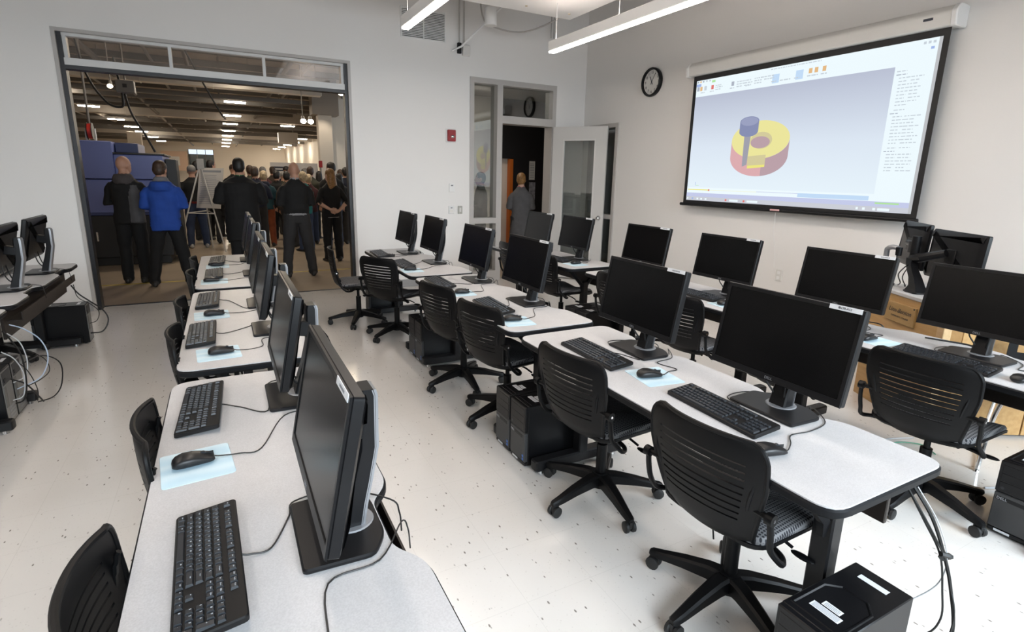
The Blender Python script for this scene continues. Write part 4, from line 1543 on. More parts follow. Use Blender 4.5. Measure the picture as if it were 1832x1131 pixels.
cable_thing('floor_cable', 'grey and green cables lying on the floor behind the near desk by the screen wall', [
    ([(3.55, 1.10, .012), (3.72, 1.02, .012), (3.86, 1.0, .012), (4.0, .90, .02), (4.15, .86, .06)], .006, M_WCABLE),
    ([(3.50, 1.55, .008), (3.60, 1.62, .008), (3.72, 1.60, .008), (3.80, 1.52, .008), (3.74, 1.42, .008)], .004, mat('green_cable', (.10, .32, .22), .5)),
    ([(3.46, 1.52, .008), (3.58, 1.66, .012), (3.70, 1.66, .008), (3.86, 1.60, .008)], .004, M_WCABLE)])

# ------------------------------------------------------------------ teaching podium
pod = thing('teaching_podium', 'maple teaching podium with grey top and college plaque', 'podium', (4.305, 2.223, 0), R(-119))
PD = 1.08
MB().cbox(-.05, .70, .004, .024, 0, .855, .002).build('front_panel', M_MAPLE, pod)
MB().cbox(-.05, -.03, .024, PD, 0, .855, .002).build('side_panel', M_MAPLE, pod)
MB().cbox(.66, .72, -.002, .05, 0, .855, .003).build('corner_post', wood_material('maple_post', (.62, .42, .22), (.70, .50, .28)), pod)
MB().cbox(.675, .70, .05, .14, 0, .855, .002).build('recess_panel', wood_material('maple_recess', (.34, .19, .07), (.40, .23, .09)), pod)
MB().cbox(.685, .705, .14, .64, .02, .84, .002).build('cabinet_door', M_MAPLE, pod)
MB().cbox(.685, .705, .65, PD, .02, .84, .002).build('cabinet_door', M_MAPLE, pod)
MB().cbox(-.03, .68, PD - .02, PD, 0, .855, .002).build('back_panel', M_MAPLE, pod)
MB().cbox(-.055, .725, -.008, PD + .01, .855, .882, .004).build('podium_top', M_LAM, pod)
MB().cbox(-.05, .50, .62, .64, .882, .985, .003).build('raised_gallery', M_MAPLE, pod)
pq = MB().cbox(.165, .465, -.010, .004, .668, .805, .003).build('plaque', wood_material('plaque_wood', (.40, .25, .10), (.46, .30, .13)), pod)
PM = basis((1, 0, 0), (0, 0, 1), (0, -1, 0))
text_obj('plaque_lettering', 'Linn-Benton', .046, M_INK, PM @ Matrix.Translation((.315, .752, .0105)), pq, shear=.35)
text_obj('plaque_lettering', 'COMMUNITY COLLEGE', .0165, M_INK, PM @ Matrix.Translation((.322, .710, .0105)), pq)
for x in (.18, .45):
    MB().cyl((x, -.012, .795), (x, -.009, .795), .006, .006, 10).build('plaque_screw', M_STEEL, pq)


def lcd_back(t, M, hw=.285, hh=.172):
    pr = rounded([(-hw, -hh), (hw, -hh), (hw, hh), (-hw, hh)], .010, 3)
    XZ = M @ Matrix(((1, 0, 0, 0), (0, 0, -1, 0), (0, 1, 0, 0), (0, 0, 0, 1)))
    j = MB()
    rings = [[(y, z, x) for y, z in p] for p, x in ((inset(pr, .004), -.03), (pr, -.026), (pr, -.008), (inset(pr, .02), .006), (inset(pr, .05), .012))]
    j.loft(rings, XZ)
    p = j.build('monitor_panel', M_PLASTIC, t)
    MB().box(-hw + .015, hw - .015, -hh + .02, hh - .015, -.0315, -.030, XZ).build('lcd_screen', M_SCREEN, p, 0)
    k = MB()
    for q in range(8):
        k.box(-hw * .62 + q * .04, -hw * .62 + q * .04 + .034, hh - .045, hh - .040, .0055, .0072, XZ)
    k.build('rear_vent_slots', M_STEEL, p)['kind'] = 'stuff'
    MB().cbox(-.05, .05, -.05, .05, .010, .022, .003, XZ).build('vesa_plate', M_STEEL, p)
    return p


Lp = pod.matrix_basis.copy()
Lp = Matrix.Translation((4.305, 2.223, 0)) @ Matrix.Rotation(R(-119), 4, 'Z')
arm = thing('dual_monitor_arm', 'black dual-monitor arm with two monitors seen from behind on the podium', 'monitor', (4.305, 2.223, .882), R(-119))
OFF = Matrix.Translation((0, 0, -.882))
j = MB()
j.prism(rounded([(.22, .04), (.36, .04), (.36, .17), (.22, .17)], .03, 3), .882, .897, .004, OFF)
j.loft([[(x + cx - w_, .10 + cy_ - d_, z), (x + cx + w_, .10 + cy_ - d_, z), (x + cx + w_, .10 + cy_ + d_, z), (x + cx - w_, .10 + cy_ + d_, z)] for x, cx, cy_, w_, d_, z in
        ((.29, 0, 0, .055, .05, .895), (.29, -.01, 0, .035, .035, .93), (.27, -.03, .01, .028, .03, .98), (.22, -.05, .03, .026, .026, 1.03), (.16, -.05, .06, .026, .026, 1.07), (.14, -.05, .08, .03, .03, 1.10))], OFF)
j.cyl((.09, .18, 1.08), (.09, .18, 1.26), .03, .03, 14, OFF)
j.build('pillar', M_PLASTIC, arm)
MB().cyl((.06, .165, 1.14), (.06, .165, 1.22), .016, .016, 12, OFF).build('silver_joint', M_TGREY, arm)
MB().tube([(.09, .18, 1.10), (.20, .16, 1.12), (.33, .22, 1.17)], [.035, .032, .026], 10, OFF).build('lower_arm', M_PLASTIC, arm)
MB().tube([(.09, .18, 1.18), (-.02, .24, 1.19), (-.16, .30, 1.19)], .022, 10, OFF).build('upper_arm', M_PLASTIC, arm)
lcd_back(arm, OFF @ Matrix.Translation((.33, .27, 1.145)) @ Matrix.Rotation(R(-8), 4, 'Z') @ Matrix.Rotation(R(-3), 4, 'X'))
lcd_back(arm, OFF @ Matrix.Translation((-.25, .395, 1.165)) @ Matrix.Rotation(R(-19), 4, 'Z') @ Matrix.Rotation(R(-3), 4, 'X'), .275)
MB().tube(catmull([OFF @ Vector(p) for p in ((.13, .12, 1.06), (.08, .10, .98), (.10, .11, .92), (.04, .14, .89))], 5), .004, 6).build('arm_cable', M_CABLE, arm)
MB().tube(catmull([OFF @ Vector(p) for p in ((.15, .12, 1.06), (.14, .09, .97), (.17, .10, .91), (.08, .16, .89))], 5), .004, 6).build('arm_cable', M_CABLE, arm)
dc = thing('document_camera', 'silver hooked document camera arm beside the podium monitors', 'camera', (4.305, 2.223, .882), R(-119))
j = MB()
j.tube(catmull([(-.015, .05, .0), (-.015, .05, .235), (-.005, .05, .275), (.035, .06, .290), (.075, .07, .285)], 5), .018, 10)
j.build('camera_arm', M_SILVER, dc)
MB().cbox(-.048, .05, .01, .11, 0, .025, .006).build('camera_base', M_PLASTIC, dc)
MB().cyl((.085, .07, .235), (.085, .07, .295), .020, .022, 14).build('camera_head', M_PLASTIC, dc)
for nm, xx, yy, mm, lb in (('blue_pen_cap', .16, .21, M_BLUELBL, 'blue capped marker lying on the podium top'), ('red_pen_cap', .40, .16, mat('pen_red', (.65, .03, .03), .4), 'red capped marker lying on the podium top')):
    q = thing('marker', lb, 'marker', tuple(Lp @ Vector((xx, yy, .891))), R(-119), 'markers on the podium')
    MB().cyl((0, 0, 0), (0, .09, 0), .009, .009, 10).build('barrel', M_WHITE, q)
    MB().cyl((0, -.035, 0), (0, .0, 0), .010, .010, 10).build('cap', mm, q)
cable_thing('podium_cable', 'black cable running from the podium across the near desk by the screen wall', [
    ([(3.56, 1.52, .752), (3.66, 1.36, .744), (3.62, 1.28, .745), (3.57, 1.22, .748)], .005, M_CABLE),
    ([(3.55, 1.98, .75), (3.64, 1.90, .745), (3.67, 1.82, .74), (3.70, 1.79, .68)], .004, M_CABLE)])

# instructor's chair by the podium
t = thing('stacking_chair', 'black perforated chair with chrome frame in front of the podium cabinet', 'chair', (4.06, 1.07, 0), R(200))
P = []
for i in range(13):
    u = i / 12
    if u < .5:
        x, z = .20 - .40 * u / .5, .455 - .02 * math.sin(PI * u * 2)
    else:
        q = (u - .5) / .5
        x, z = -.20 - .075 * q, .455 + .27 * q
    P.append([(x + (.02 * abs(v) ** 2 if u > .5 else 0), v * (.215 - .02 * max(0, u - .9) * 10 * .5), z + .012 * abs(v) ** 2 * (u < .5)) for v in (-1, -.8, -.6, -.4, -.2, 0, .2, .4, .6, .8, 1)])
j = MB()
sheet(j, P, lambda a, b: not (a in (8, 10) and b in (1, 3, 5, 6, 8)), .012)
j.build('shell', M_CHAIR, t, .8)
for s in (-1, 1):
    MB().tube(catmull([(.18, s * .20, .44), (.21, s * .225, .30), (.24, s * .24, .02), (.20, s * .24, .012), (-.22, s * .24, .012), (-.26, s * .24, .03), (-.18, s * .21, .44)], 6), .011, 8).build('leg', M_CHROME, t)
MB().tube([(.17, -.2, .435), (.17, .2, .435)], .009, 8).build('crossbar', M_CHROME, t)

# ------------------------------------------------------------------ hall beyond the opening
M_CONC = mat('polished_concrete', (.36, .29, .215), .30, var=.18, vscale=1.4)
M_HCEIL = mat('hall_deck', (.46, .41, .35), .8, var=.2, vscale=.8)
M_HWALL = mat('hall_cream_wall', (.84, .78, .69), .7)
M_BEAM = mat('dark_steel_beam', (.17, .16, .15), .5)
M_DUCT = mat('galvanised_duct', (.58, .54, .49), .35, metal=.4)
M_STRIP = emis('hall_strip_tube', (1.0, .86, .68), 95)
M_FSTRIP = emis('far_hall_strip_tube', (1.0, .88, .72), 190)
M_SPOT = emis('hall_spot_bulb', (1.0, .85, .62), 80)
HX0, HX1, HY0, HY1, HZ = -16, 12, W1 - .02, 78, 5.2
CX0, CX1, CY1 = 2.75, 7.4, 10.25            # corridor behind the door
struct('floor_hall', MB().box(HX0, HX1, HY0, HY1, -.12, 0), M_CONC, smooth=0)
hc = struct('ceiling_hall', MB().box(HX0, HX1, W1, HY1, HZ, HZ + .1), M_HCEIL, smooth=0)
rj = MB().cbox(HX0, 7.5, -.04, .04, -.20, 0, .01).mesh('roof_joist', M_BEAM)
for k in range(24):
    o = bpy.data.objects.new('roof_joist', rj)
    COL.objects.link(o)
    o.parent = hc
    o.location = (0, 10.5 + k * 2.3, HZ)
for k, (x, z, r_) in enumerate(((-7.5, 4.9, .05), (-3.8, 4.75, .04), (-1.6, 4.85, .05), (2.7, 4.8, .05), (4.8, 4.7, .06))):
    MB().tube([(x, 11, z), (x, 77, z)], r_, 8).build('sprinkler_pipe', mat('grey_pipe_paint', (.30, .29, .28), .5), hc)
struct('wall_hall_back', MB().box(HX0, HX1, HY1, HY1 + .2, 0, HZ), M_HWALL, smooth=0)
struct('wall_hall_left', MB().box(HX0 - .2, HX0, W1, HY1, 0, HZ), M_HWALL, smooth=0)
struct('wall_hall_right', MB().box(7.6, 7.8, 24.9, HY1, 0, HZ).box(4.23, 7.6, 24.6, 24.9, 0, HZ), M_HWALL, smooth=0)
struct('wall_hall_partition', MB().box(HX0, ROOM_X0 - .2, W1 - .2, W1, 0, HZ).box(HX0, OX0, W1, W1 + .02, ROOM_Z, HZ), M_HWALL, smooth=0)
M_BLACKW = mat('black_corridor_paint', (.012, .011, .012), .6)
struct('wall_corridor_left', MB().box(CX0 - .15, CX0, W1, CY1 + .15, 0, HZ), M_HWALL, smooth=0)
struct('wall_corridor_back', MB().box(5.44, CX1, CY1, CY1 + .15, 0, HZ).box(5.02, 5.44, CY1, CY1 + .15, 1.98, HZ), M_BLACKW, smooth=0)
struct('wall_corridor_end', MB().box(CX0, 5.02, CY1, CY1 + .15, 0, HZ).box(5.02, 5.44, CY1 + .13, CY1 + .15, 0, 1.98), M_HWALL, smooth=0)
struct('wall_corridor_right', MB().box(CX1, CX1 + .15, ROOM_Y1 - 1.5, CY1, 0, HZ).box(ROOM_X1 + .2, CX1, ROOM_Y1 - 1.5, ROOM_Y1 - 1.35, 0, HZ), M_BLACKW, smooth=0)
struct('floor_corridor', MB().box(ROOM_X1 + .2, CX1, ROOM_Y1 - 1.5, HY0, -.12, 0), M_CONC, smooth=0)
struct('ceiling_corridor', MB().box(CX0, CX1, W1, CY1, 3.15, 3.25).box(ROOM_X1 + .2, CX1, ROOM_Y1 - 1.5, W1, 3.15, 3.25), mat('corridor_ceiling', (.35, .33, .30), .8), smooth=0)
area_light('corridor_spill', (4.2, 8.9, 3.1), (0, 0, 0), .6, .6, 14, (1.0, .9, .78))  # added area light standing in for light that spills into the corridor
o = MB().cbox(5.355, 5.435, CY1 - .02, CY1 + .10, 0.0, 1.97, .004).build('corridor_door', mat('orange_door_paint', (.65, .16, .02), .5))
tag(o, 'narrow orange door edge at the dark corridor end, left of the woman in grey', 'door')
t = thing('notice_sheets', 'pinned paper notices on the black corridor wall', 'notice', (5.90, CY1, 1.2))
MB().box(-.07, .07, -.004, 0, .35, .74).build('paper_sheet', M_OFFWHITE, t, 0)
MB().box(-.06, .09, -.004, 0, -.22, .30).build('paper_sheet', mat('photo_print', (.30, .30, .34), .5, var=.6, vscale=14), t, 0)
k = MB()
for q in range(9):
    k.box(-.055, .05, -.0048, -.004, .40 + q * .035, .409 + q * .035)
k.build('sheet_print', M_GINK, t, 0)
k = MB()
# light fittings along the hall


def strip_light(x, y, lab, z=4.2, L=.75):
    t = thing('strip_light', lab, 'light', (x, y, z), 0, 'hall strip lights')
    MB().cbox(-L / 2, L / 2, -.09, .09, 0, .05, .006).build('tube_lens', M_FSTRIP if y > 40 else M_STRIP, t)
    MB().cbox(-L / 2 - .02, L / 2 + .02, -.10, .10, .045, .10, .006).build('fixture', M_WHITE, t)
    for s in (-1, 1):
        MB().cyl((s * L * .35, 0, .1), (s * L * .35, 0, HZ - z), .005, .005, 5).build('hanger_rod', M_BEAM, t)


NTH = ['nearest', 'second', 'third', 'fourth', 'fifth', 'sixth', 'seventh', 'eighth', 'ninth']
for k_, y in enumerate((19.3, 24.9, 31, 36.6, 43, 49.4, 55.8, 62.7, 71.5)):
    strip_light(.73, y, 'glowing strip light, %s in the central line of the hall ceiling' % NTH[k_])
for k_, y in enumerate((20.5, 25.5, 30.8, 38, 44, 49.2, 56.8, 64.3)):
    strip_light(-4.9, y, 'glowing strip light, %s in the left-hand line of the hall ceiling' % NTH[k_])
for k_, (x, y) in enumerate(((3.75, 35.8), (6.15, 48.8), (6.3, 55), (6.3, 61.5), (6.3, 67.5), (6.3, 74))):
    strip_light(x, y, 'glowing strip light, %s in the right-hand line of the hall ceiling' % NTH[k_])
for k_, (x, y) in enumerate(((.73, 14.0), (-.3, 11.8), (3.4, 14.0))):  # unseen strips added to illuminate the crowd near the opening
    strip_light(x, y, 'added unseen strip light above the crowd, %s' % ['over the easel', 'over the blue jacket', 'beside the corridor'][k_])


def gimbal(x, y, z, lab, n_=2, r_=.055, bulb=None):
    t = thing('spot_lamp', lab, 'light', (x, y, z), 0, 'hall spot lamps')
    for q in range(n_):
        dx = q * .14
        MB().cyl((dx, .02, .01), (dx, .09, .09), r_ * .9, r_ * .55, 14).build('lamp_can', M_BEAM, t)
        MB().ell((dx, 0, 0), (r_, r_ * .6, r_ * .85), 14, 8).build('bulb', bulb or M_SPOT, t)
    MB().cyl((0, .09, .06), (0, .09, HZ - z), .010, .010, 6).build('stem', M_BEAM, t)


gimbal(-1.57, 12, 2.99, 'pair of glowing spot lamps above the blue machine', 2, .045, emis('dim_spot_bulb', (1.0, .85, .62), 5))
gimbal(2.33, 12, 3.22, 'single bright spot lamp at the right edge of the opening', 1, .07)
gimbal(1.56, 12, 2.61, 'pair of glowing spot lamps in front of the pale column', 2, .055)

nb = {}
NTH2 = ['first', 'second', 'third', 'fourth', 'fifth', 'sixth', 'seventh', 'eighth', 'ninth', 'tenth', 'eleventh', 'twelfth']
for y, z, h_, d_, m_, nm in ((18.3, 3.92, .16, .14, M_BEAM, 'steel_beam'), (21.2, 3.80, .36, .45, M_DUCT, 'air_duct'), (24.2, 3.92, .16, .14, M_BEAM, 'steel_beam'), (25.9, 3.95, .16, .14, M_BEAM, 'steel_beam'), (28.2, 3.95, .16, .14, M_BEAM, 'steel_beam'),
                             (29.9, 3.9, .2, .14, M_BEAM, 'steel_beam'), (34.4, 3.75, .5, .6, M_DUCT, 'air_duct'), (39, 3.95, .2, .2, M_BEAM, 'steel_beam'), (43.1, 3.95, .25, .2, M_BEAM, 'steel_beam'), (48, 3.95, .25, .2, M_BEAM, 'steel_beam'), (53, 3.9, .3, .2, M_DUCT, 'air_duct'), (58, 3.95, .25, .2, M_BEAM, 'steel_beam'), (64, 3.95, .25, .2, M_BEAM, 'steel_beam')):
    x1 = 3.4 if y < 30 else 7.5
    z = 4.24 + h_ / 2
    t = thing(nm, 'dark steel beam', 'duct' if nm == 'air_duct' else 'beam', (0, y, z), 0, 'ducts and beams under the hall ceiling')
    MB().cbox(-14, x1, -d_ / 2, d_ / 2, -h_ / 2, h_ / 2, .01).build('span', m_, t)
    for x in (-10, -6, -3, 0.2, 2.8):
        MB().cyl((x, 0, h_ / 2), (x, 0, HZ - z), .012, .012, 6).build('hanger_rod', M_BEAM, t)
    if nm == 'air_duct':
        for x in range(-12, int(x1), 2):
            MB().cbox(x, x + .03, -d_ / 2 - .012, d_ / 2 + .012, -h_ / 2 - .012, h_ / 2 + .012, .003).build('duct_flange', m_, t)
    nb[nm] = nb.get(nm, -1) + 1
    t['label'] = ('%s pale metal duct' if nm == 'air_duct' else '%s dark steel beam') % NTH2[nb[nm]] + ' from the opening, crossing under the hall ceiling'
for k_, (x, z, r_, m_) in enumerate(((-2.6, 4.35, .07, M_BEAM), (-5.6, 4.5, .12, M_DUCT), (1.9, 4.45, .06, M_BEAM), (-.6, 4.6, .05, M_BEAM))):
    o = MB().tube([(x, 12, z), (x, 76, z)], r_, 10).build('ceiling_pipe', m_)
    tag(o, ['dark pipe running into the hall above the machine', 'fat pale pipe at the far left of the hall ceiling', 'dark pipe running into the hall near the column', 'thin dark pipe in the middle of the hall ceiling'][k_], 'pipe', 'hall ceiling pipes')
M_COL = mat('white_column_paint', (.70, .64, .56), .6)
t = thing('hall_column', 'pale square column at the right of the hall with grey box above', 'column', (3.95, 24.2, 0))
MB().cbox(-.27, .27, -.25, .25, 0, 3.95, .01).build('shaft', M_COL, t)
MB().cbox(-.50, .54, -.4, .4, 3.88, 4.85, .01).build('duct_box', mat('grey_duct_box', (.32, .28, .24), .6), t)
t = thing('hall_pillar', 'pale pillar far back behind the blue machine', 'column', (-4.8, 44, 0))
MB().cbox(-.38, .38, -.3, .3, 0, 3.9, .01).build('shaft', M_COL, t)
MB().cbox(-.42, .42, -.34, .34, 0, .3, .01).build('plinth', M_BEAM, t)
t = thing('suspended_duct_box', 'small pale duct box hanging in the right of the hall', 'duct', (3.62, 34.9, 3.2))
MB().cbox(-.52, .52, -.3, .3, 0, .6, .01).build('duct_body', M_DUCT, t)
MB().cyl((.3, 0, .6), (.3, 0, 2.0), .03, .03, 8).build('hanger_rod', M_BEAM, t)
# wall washers on the long side wall
for y in (47, 52, 57, 62):
    l = bpy.data.lights.new('wall_washer', 'SPOT')
    l.energy = 70
    l.spot_size = R(70)
    l.spot_blend = .6
    l.color = (1, .85, .65)
    o = bpy.data.objects.new('wall_washer', l)
    o.location = (7.2, y, 4.4)
    o.rotation_euler = (0, R(12), 0)
    COL.objects.link(o)
l = bpy.data.lights.new('column_washer', 'SPOT')
l.energy = 90
l.spot_size = R(60)
l.spot_blend = .7
l.color = (1, .86, .68)
o = bpy.data.objects.new('column_washer', l)
o.location = (3.8, 22.9, 4.4)
o.rotation_euler = (R(28), 0, 0)
COL.objects.link(o)
# far window and lit bay
t = thing('hall_window', 'dark teal far window with bright top strip at the end of the hall', 'window', (-1.9, HY1 - .01, 1.2))
MB().box(-1.4, 1.3, -.05, 0, 0, 2.75).build('window_glass', mat('teal_far_glass', (.03, .06, .07), .2), t, 0)
MB().box(-1.4, 1.3, -.07, -.05, 2.2, 2.75).build('bright_pane', emis('far_daylight', (.75, .88, 1.0), 1.2), t, 0)
for x in (-1.4, -.5, .4, 1.26):
    MB().box(x, x + .06, -.1, -.05, 0, 2.75).build('mullion', M_BEAM, t, 0)
t = thing('lit_wall_panel', 'warmly lit pale wall board beside the far window', 'board', (-4.6, HY1 - 3, 1.0))
MB().box(-1.3, 1.3, -.05, 0, .4, 2.6).build('board', mat('warm_board', (.75, .55, .42), .6), t, 0)
MB().box(-.5, .5, -.07, -.05, 1.0, 2.0).build('sheet', M_WHITE, t, 0)

# floor tape
for k_, (x0, x1, y_) in enumerate(((-3.0, -.3, 9.16), (.55, 3.2, 9.38))):
    o = MB().box(x0, x1, y_ - .03, y_ + .03, 0, .0015).build('floor_tape', mat('yellow_floor_tape', (.50, .38, .05), .6, var=.4, vscale=6), None, 0)
    tag(o, ['yellow tape line on the hall floor in front of the blue machine', 'yellow tape line on the hall floor behind the man in grey trousers'][k_], 'tape')

# blue machine
M_BLUEM = mat('periwinkle_machine_panel', (.15, .185, .44), .4)
M_DBLUE = mat('dark_blue_panel', (.045, .06, .17), .4)
M_BLKM = mat('black_machine_base', (.012, .011, .011), .45)
t = thing('industrial_machine', 'large periwinkle blue industrial machine on a black base', 'machine', (-2.2, 11.0, 0))
MB().cbox(-2.6, 1.35, .0, 1.6, .14, .84, .012).build('base_cabinet', M_BLKM, t)
MB().cbox(-2.55, 1.30, .08, 1.5, 0, .15, .008).build('plinth', M_BLKM, t)
MB().cbox(-2.6, .67, .0, 1.5, .885, 1.42, .012).build('blue_lower_panel', M_BLUEM, t)
MB().cbox(-2.6, .67, .0, 1.5, 1.435, 2.03, .012).build('blue_upper_panel', M_BLUEM, t)
MB().cbox(-2.6, 1.35, .012, 1.45, .84, .89, .006).build('trim_strip', M_DBLUE, t)
MB().cbox(.67, 1.35, .03, 1.5, .885, 1.42, .012).build('blue_door', M_BLUEM, t)
MB().cbox(.67, 1.35, .03, 1.5, 1.435, 1.83, .012).build('blue_hood', M_BLUEM, t)
MB().cbox(.60, 1.38, .02, 1.5, 1.83, 1.86, .006).build('hood_cap', M_BLKM, t)
MB().cbox(.68, 1.0, .25, 1.2, 1.86, 2.02, .01).build('control_box', M_DBLUE, t)
MB().cbox(.30, .33, -.03, 0, .42, .58, .006).build('door_handle', M_CHROME, t)
MB().cbox(1.36, 1.52, .3, .9, .1, 1.78, .01).build('rear_column', mat('dark_grey_cabinet', (.03, .028, .025), .5), t)
# hose reel and hanging hoses
t = thing('hose_reel', 'red hose reel in a white bracket hanging above the blue machine', 'hose reel', (-2.10, 13, 2.27))
MB().cyl((-.03, 0, 0), (.03, 0, 0), .14, .14, 24).build('reel_drum', mat('reel_red', (.60, .04, .03), .4), t)
for s in (-1, 1):
    MB().cyl((s * .034, 0, 0), (s * .042, 0, 0), .155, .155, 24).build('reel_flange', M_BLKM, t)
MB().tube(catmull([(-.07, 0, .05), (-.07, 0, -.15), (0, 0, -.19), (.07, 0, -.15), (.07, 0, .05)], 5), .014, 8).build('bracket', M_WHITE, t)
MB().cyl((0, 0, .14), (0, 0, HZ - 2.27), .02, .02, 8).build('drop_pole', M_BEAM, t)
for k_, pts in enumerate(([(-1.98, 11.6, 4.6), (-1.85, 11.6, 3.25), (-1.62, 11.6, 2.72), (-1.42, 11.6, 2.62), (-1.36, 11.6, 2.75), (-1.42, 11.6, 3.4)], [(-1.36, 11.7, 3.0), (-1.28, 11.7, 2.55), (-1.12, 11.7, 2.2), (-1.0, 11.7, 1.9)], [(-.9, 13.5, 5.19), (-.62, 13.5, 4.4), (-.25, 14, 3.6), (.1, 14.5, 2.9), (.2, 15, 2.8)])):
    o = MB().tube(catmull(pts, 6), .018, 8).build('hanging_hose', M_CABLE)
    tag(o, ['black hose looping down beside the left jamb of the opening', 'black hose dropping onto the blue machine', 'black hose slanting across the middle of the hall ceiling'][k_], 'hose', 'hanging hoses')
t = thing('ceiling_junction_box', 'grey junction box hanging above the blue machine', 'box', (-1.30, 11.6, 2.85))
MB().cbox(-.13, .13, -.1, .1, 0, .2, .006).build('box_body', M_BEAM, t)
MB().cbox(-.03, .03, -.108, -.1, .08, .14, .002).build('socket', M_BLKM, t)
MB().cyl((0, 0, .2), (0, 0, HZ - 2.85), .015, .015, 6).build('drop_pole', M_BEAM, t)

# easel with poster
t = thing('easel', 'white folding easel with poster boards between the standing men', 'easel', (-.38, 12.45, 0))
top = (.03, 0, 1.72)
for p in ((-.50, -.25, 0), (.34, -.22, 0), (.10, .55, 0)):
    MB().tube([p, top], .014, 8).build('leg', mat('easel_white', (.62, .60, .56), .4), t)
MB().tube([(-.27, -.15, .78), (.20, -.13, .76), (.06, .22, .80), (-.27, -.15, .78)], .011, 6).build('spreader', MATS['easel_white'], t)
Mx = Matrix.Translation((.17, .02, 1.30)) @ Matrix.Rotation(R(-38), 4, 'Z') @ Matrix.Rotation(R(-14), 4, 'X')
MB().cbox(-.27, .27, -.006, .006, -.45, .36, .002, Mx).build('poster_board', mat('poster_paper', (.55, .52, .48), .6), t)
k = MB()
for q in range(16):
    k.box(-.22, random.uniform(.1, .22), -.0075, -.006, -.36 + q * .038, -.352 + q * .038, Mx)
k.box(-.22, .22, -.0075, -.006, .27, .31, Mx)
k.build('poster_print', M_GINK, t, 0)
MB().cbox(-.02, .10, -.10, -.04, 1.62, 1.82, .004).build('top_card', mat('grey_card', (.40, .39, .37), .6), t)
t = thing('yellow_box', 'small yellow box on the hall floor by the easel foot', 'box', (-.83, 12.6, 0))
MB().cbox(-.08, .08, -.08, .08, 0, .17, .006).build('box_body', mat('box_yellow', (.60, .34, .03), .5), t)
MB().cbox(-.083, .083, -.083, .083, .15, .18, .004).build('lid', MATS['box_yellow'], t)
t = thing('banner_sign', 'wide white printed banner behind the crowd', 'sign', (2.0, 18, 0))
MB().box(-.68, .68, 0, .03, .5, 1.87).build('banner_sheet', mat('banner_white', (.58, .55, .52), .6), t, 0)
k = MB()
for q, (a, b, h_) in enumerate(((-.60, .02, .05), (-.60, -.1, .045), (-.6, .2, .02), (-.6, .25, .02), (-.6, .15, .02))):
    k.box(a, b, -.002, 0, 1.70 - q * .085, 1.70 - q * .085 + h_)
k.build('banner_print', M_INK, t, 0)
for x in (-.6, .6):
    MB().cyl((x, .05, 0), (x, .05, .55), .015, .015, 8).build('stand_leg', M_BEAM, t)
t = thing('red_alarm_box', 'small red alarm box on a thin post near the banner', 'alarm', (2.72, 17.7, 0))
MB().cbox(-.05, .05, -.06, .06, 1.75, 1.95, .01).build('alarm_body', M_RED, t)
MB().cyl((0, 0, 0), (0, 0, 1.76), .02, .02, 8).build('post', M_BEAM, t)

# ------------------------------------------------------------------ people
M_SKIN = mat('skin', (.46, .25, .17), .5)
M_SKIN2 = mat('skin_pale', (.56, .34, .25), .5)


def colmat(name, c, rough=.8, var=.12):
    return mat(name, c, rough, var=var, vscale=9, bump=.25, bscale=40)


def hand_piece(j, wrist, direction, side, curl=.35, sc=1.0):
    """palm, four unequal fingers with a knuckle bend, and a thumb leaving the side of the palm"""
    w = Vector(wrist)
    d_ = Vector(direction).normalized()
    s_ = Vector(side)
    s_ = (s_ - d_ * s_.dot(d_)).normalized()
    n_ = d_.cross(s_).normalized()
    j.tube([w - d_ * .01, w + d_ * .03 * sc, w + d_ * .085 * sc], [.024 * sc, .036 * sc, .036 * sc], 10)
    for k, l_ in enumerate((.070, .080, .075, .060)):
        o_ = s_ * (.030 - .020 * k) * sc
        b = w + d_ * .080 * sc + o_
        m_ = b + (d_ * math.cos(curl) + n_ * math.sin(curl)) * l_ * .5 * sc
        e = m_ + (d_ * math.cos(curl * 2.6) + n_ * math.sin(curl * 2.6)) * l_ * .5 * sc
        j.tube([b - d_ * .02, b, m_, e], [.010 * sc, .0095 * sc, .0088 * sc, .0075 * sc], 8)
    b = w + d_ * .030 * sc + s_ * .030 * sc
    j.tube([b, b + (d_ * .6 + s_ * .7 + n_ * .2) * .04 * sc, b + (d_ * .95 + s_ * .65 + n_ * .5) * .065 * sc], [.013 * sc, .0115 * sc, .009 * sc], 8)


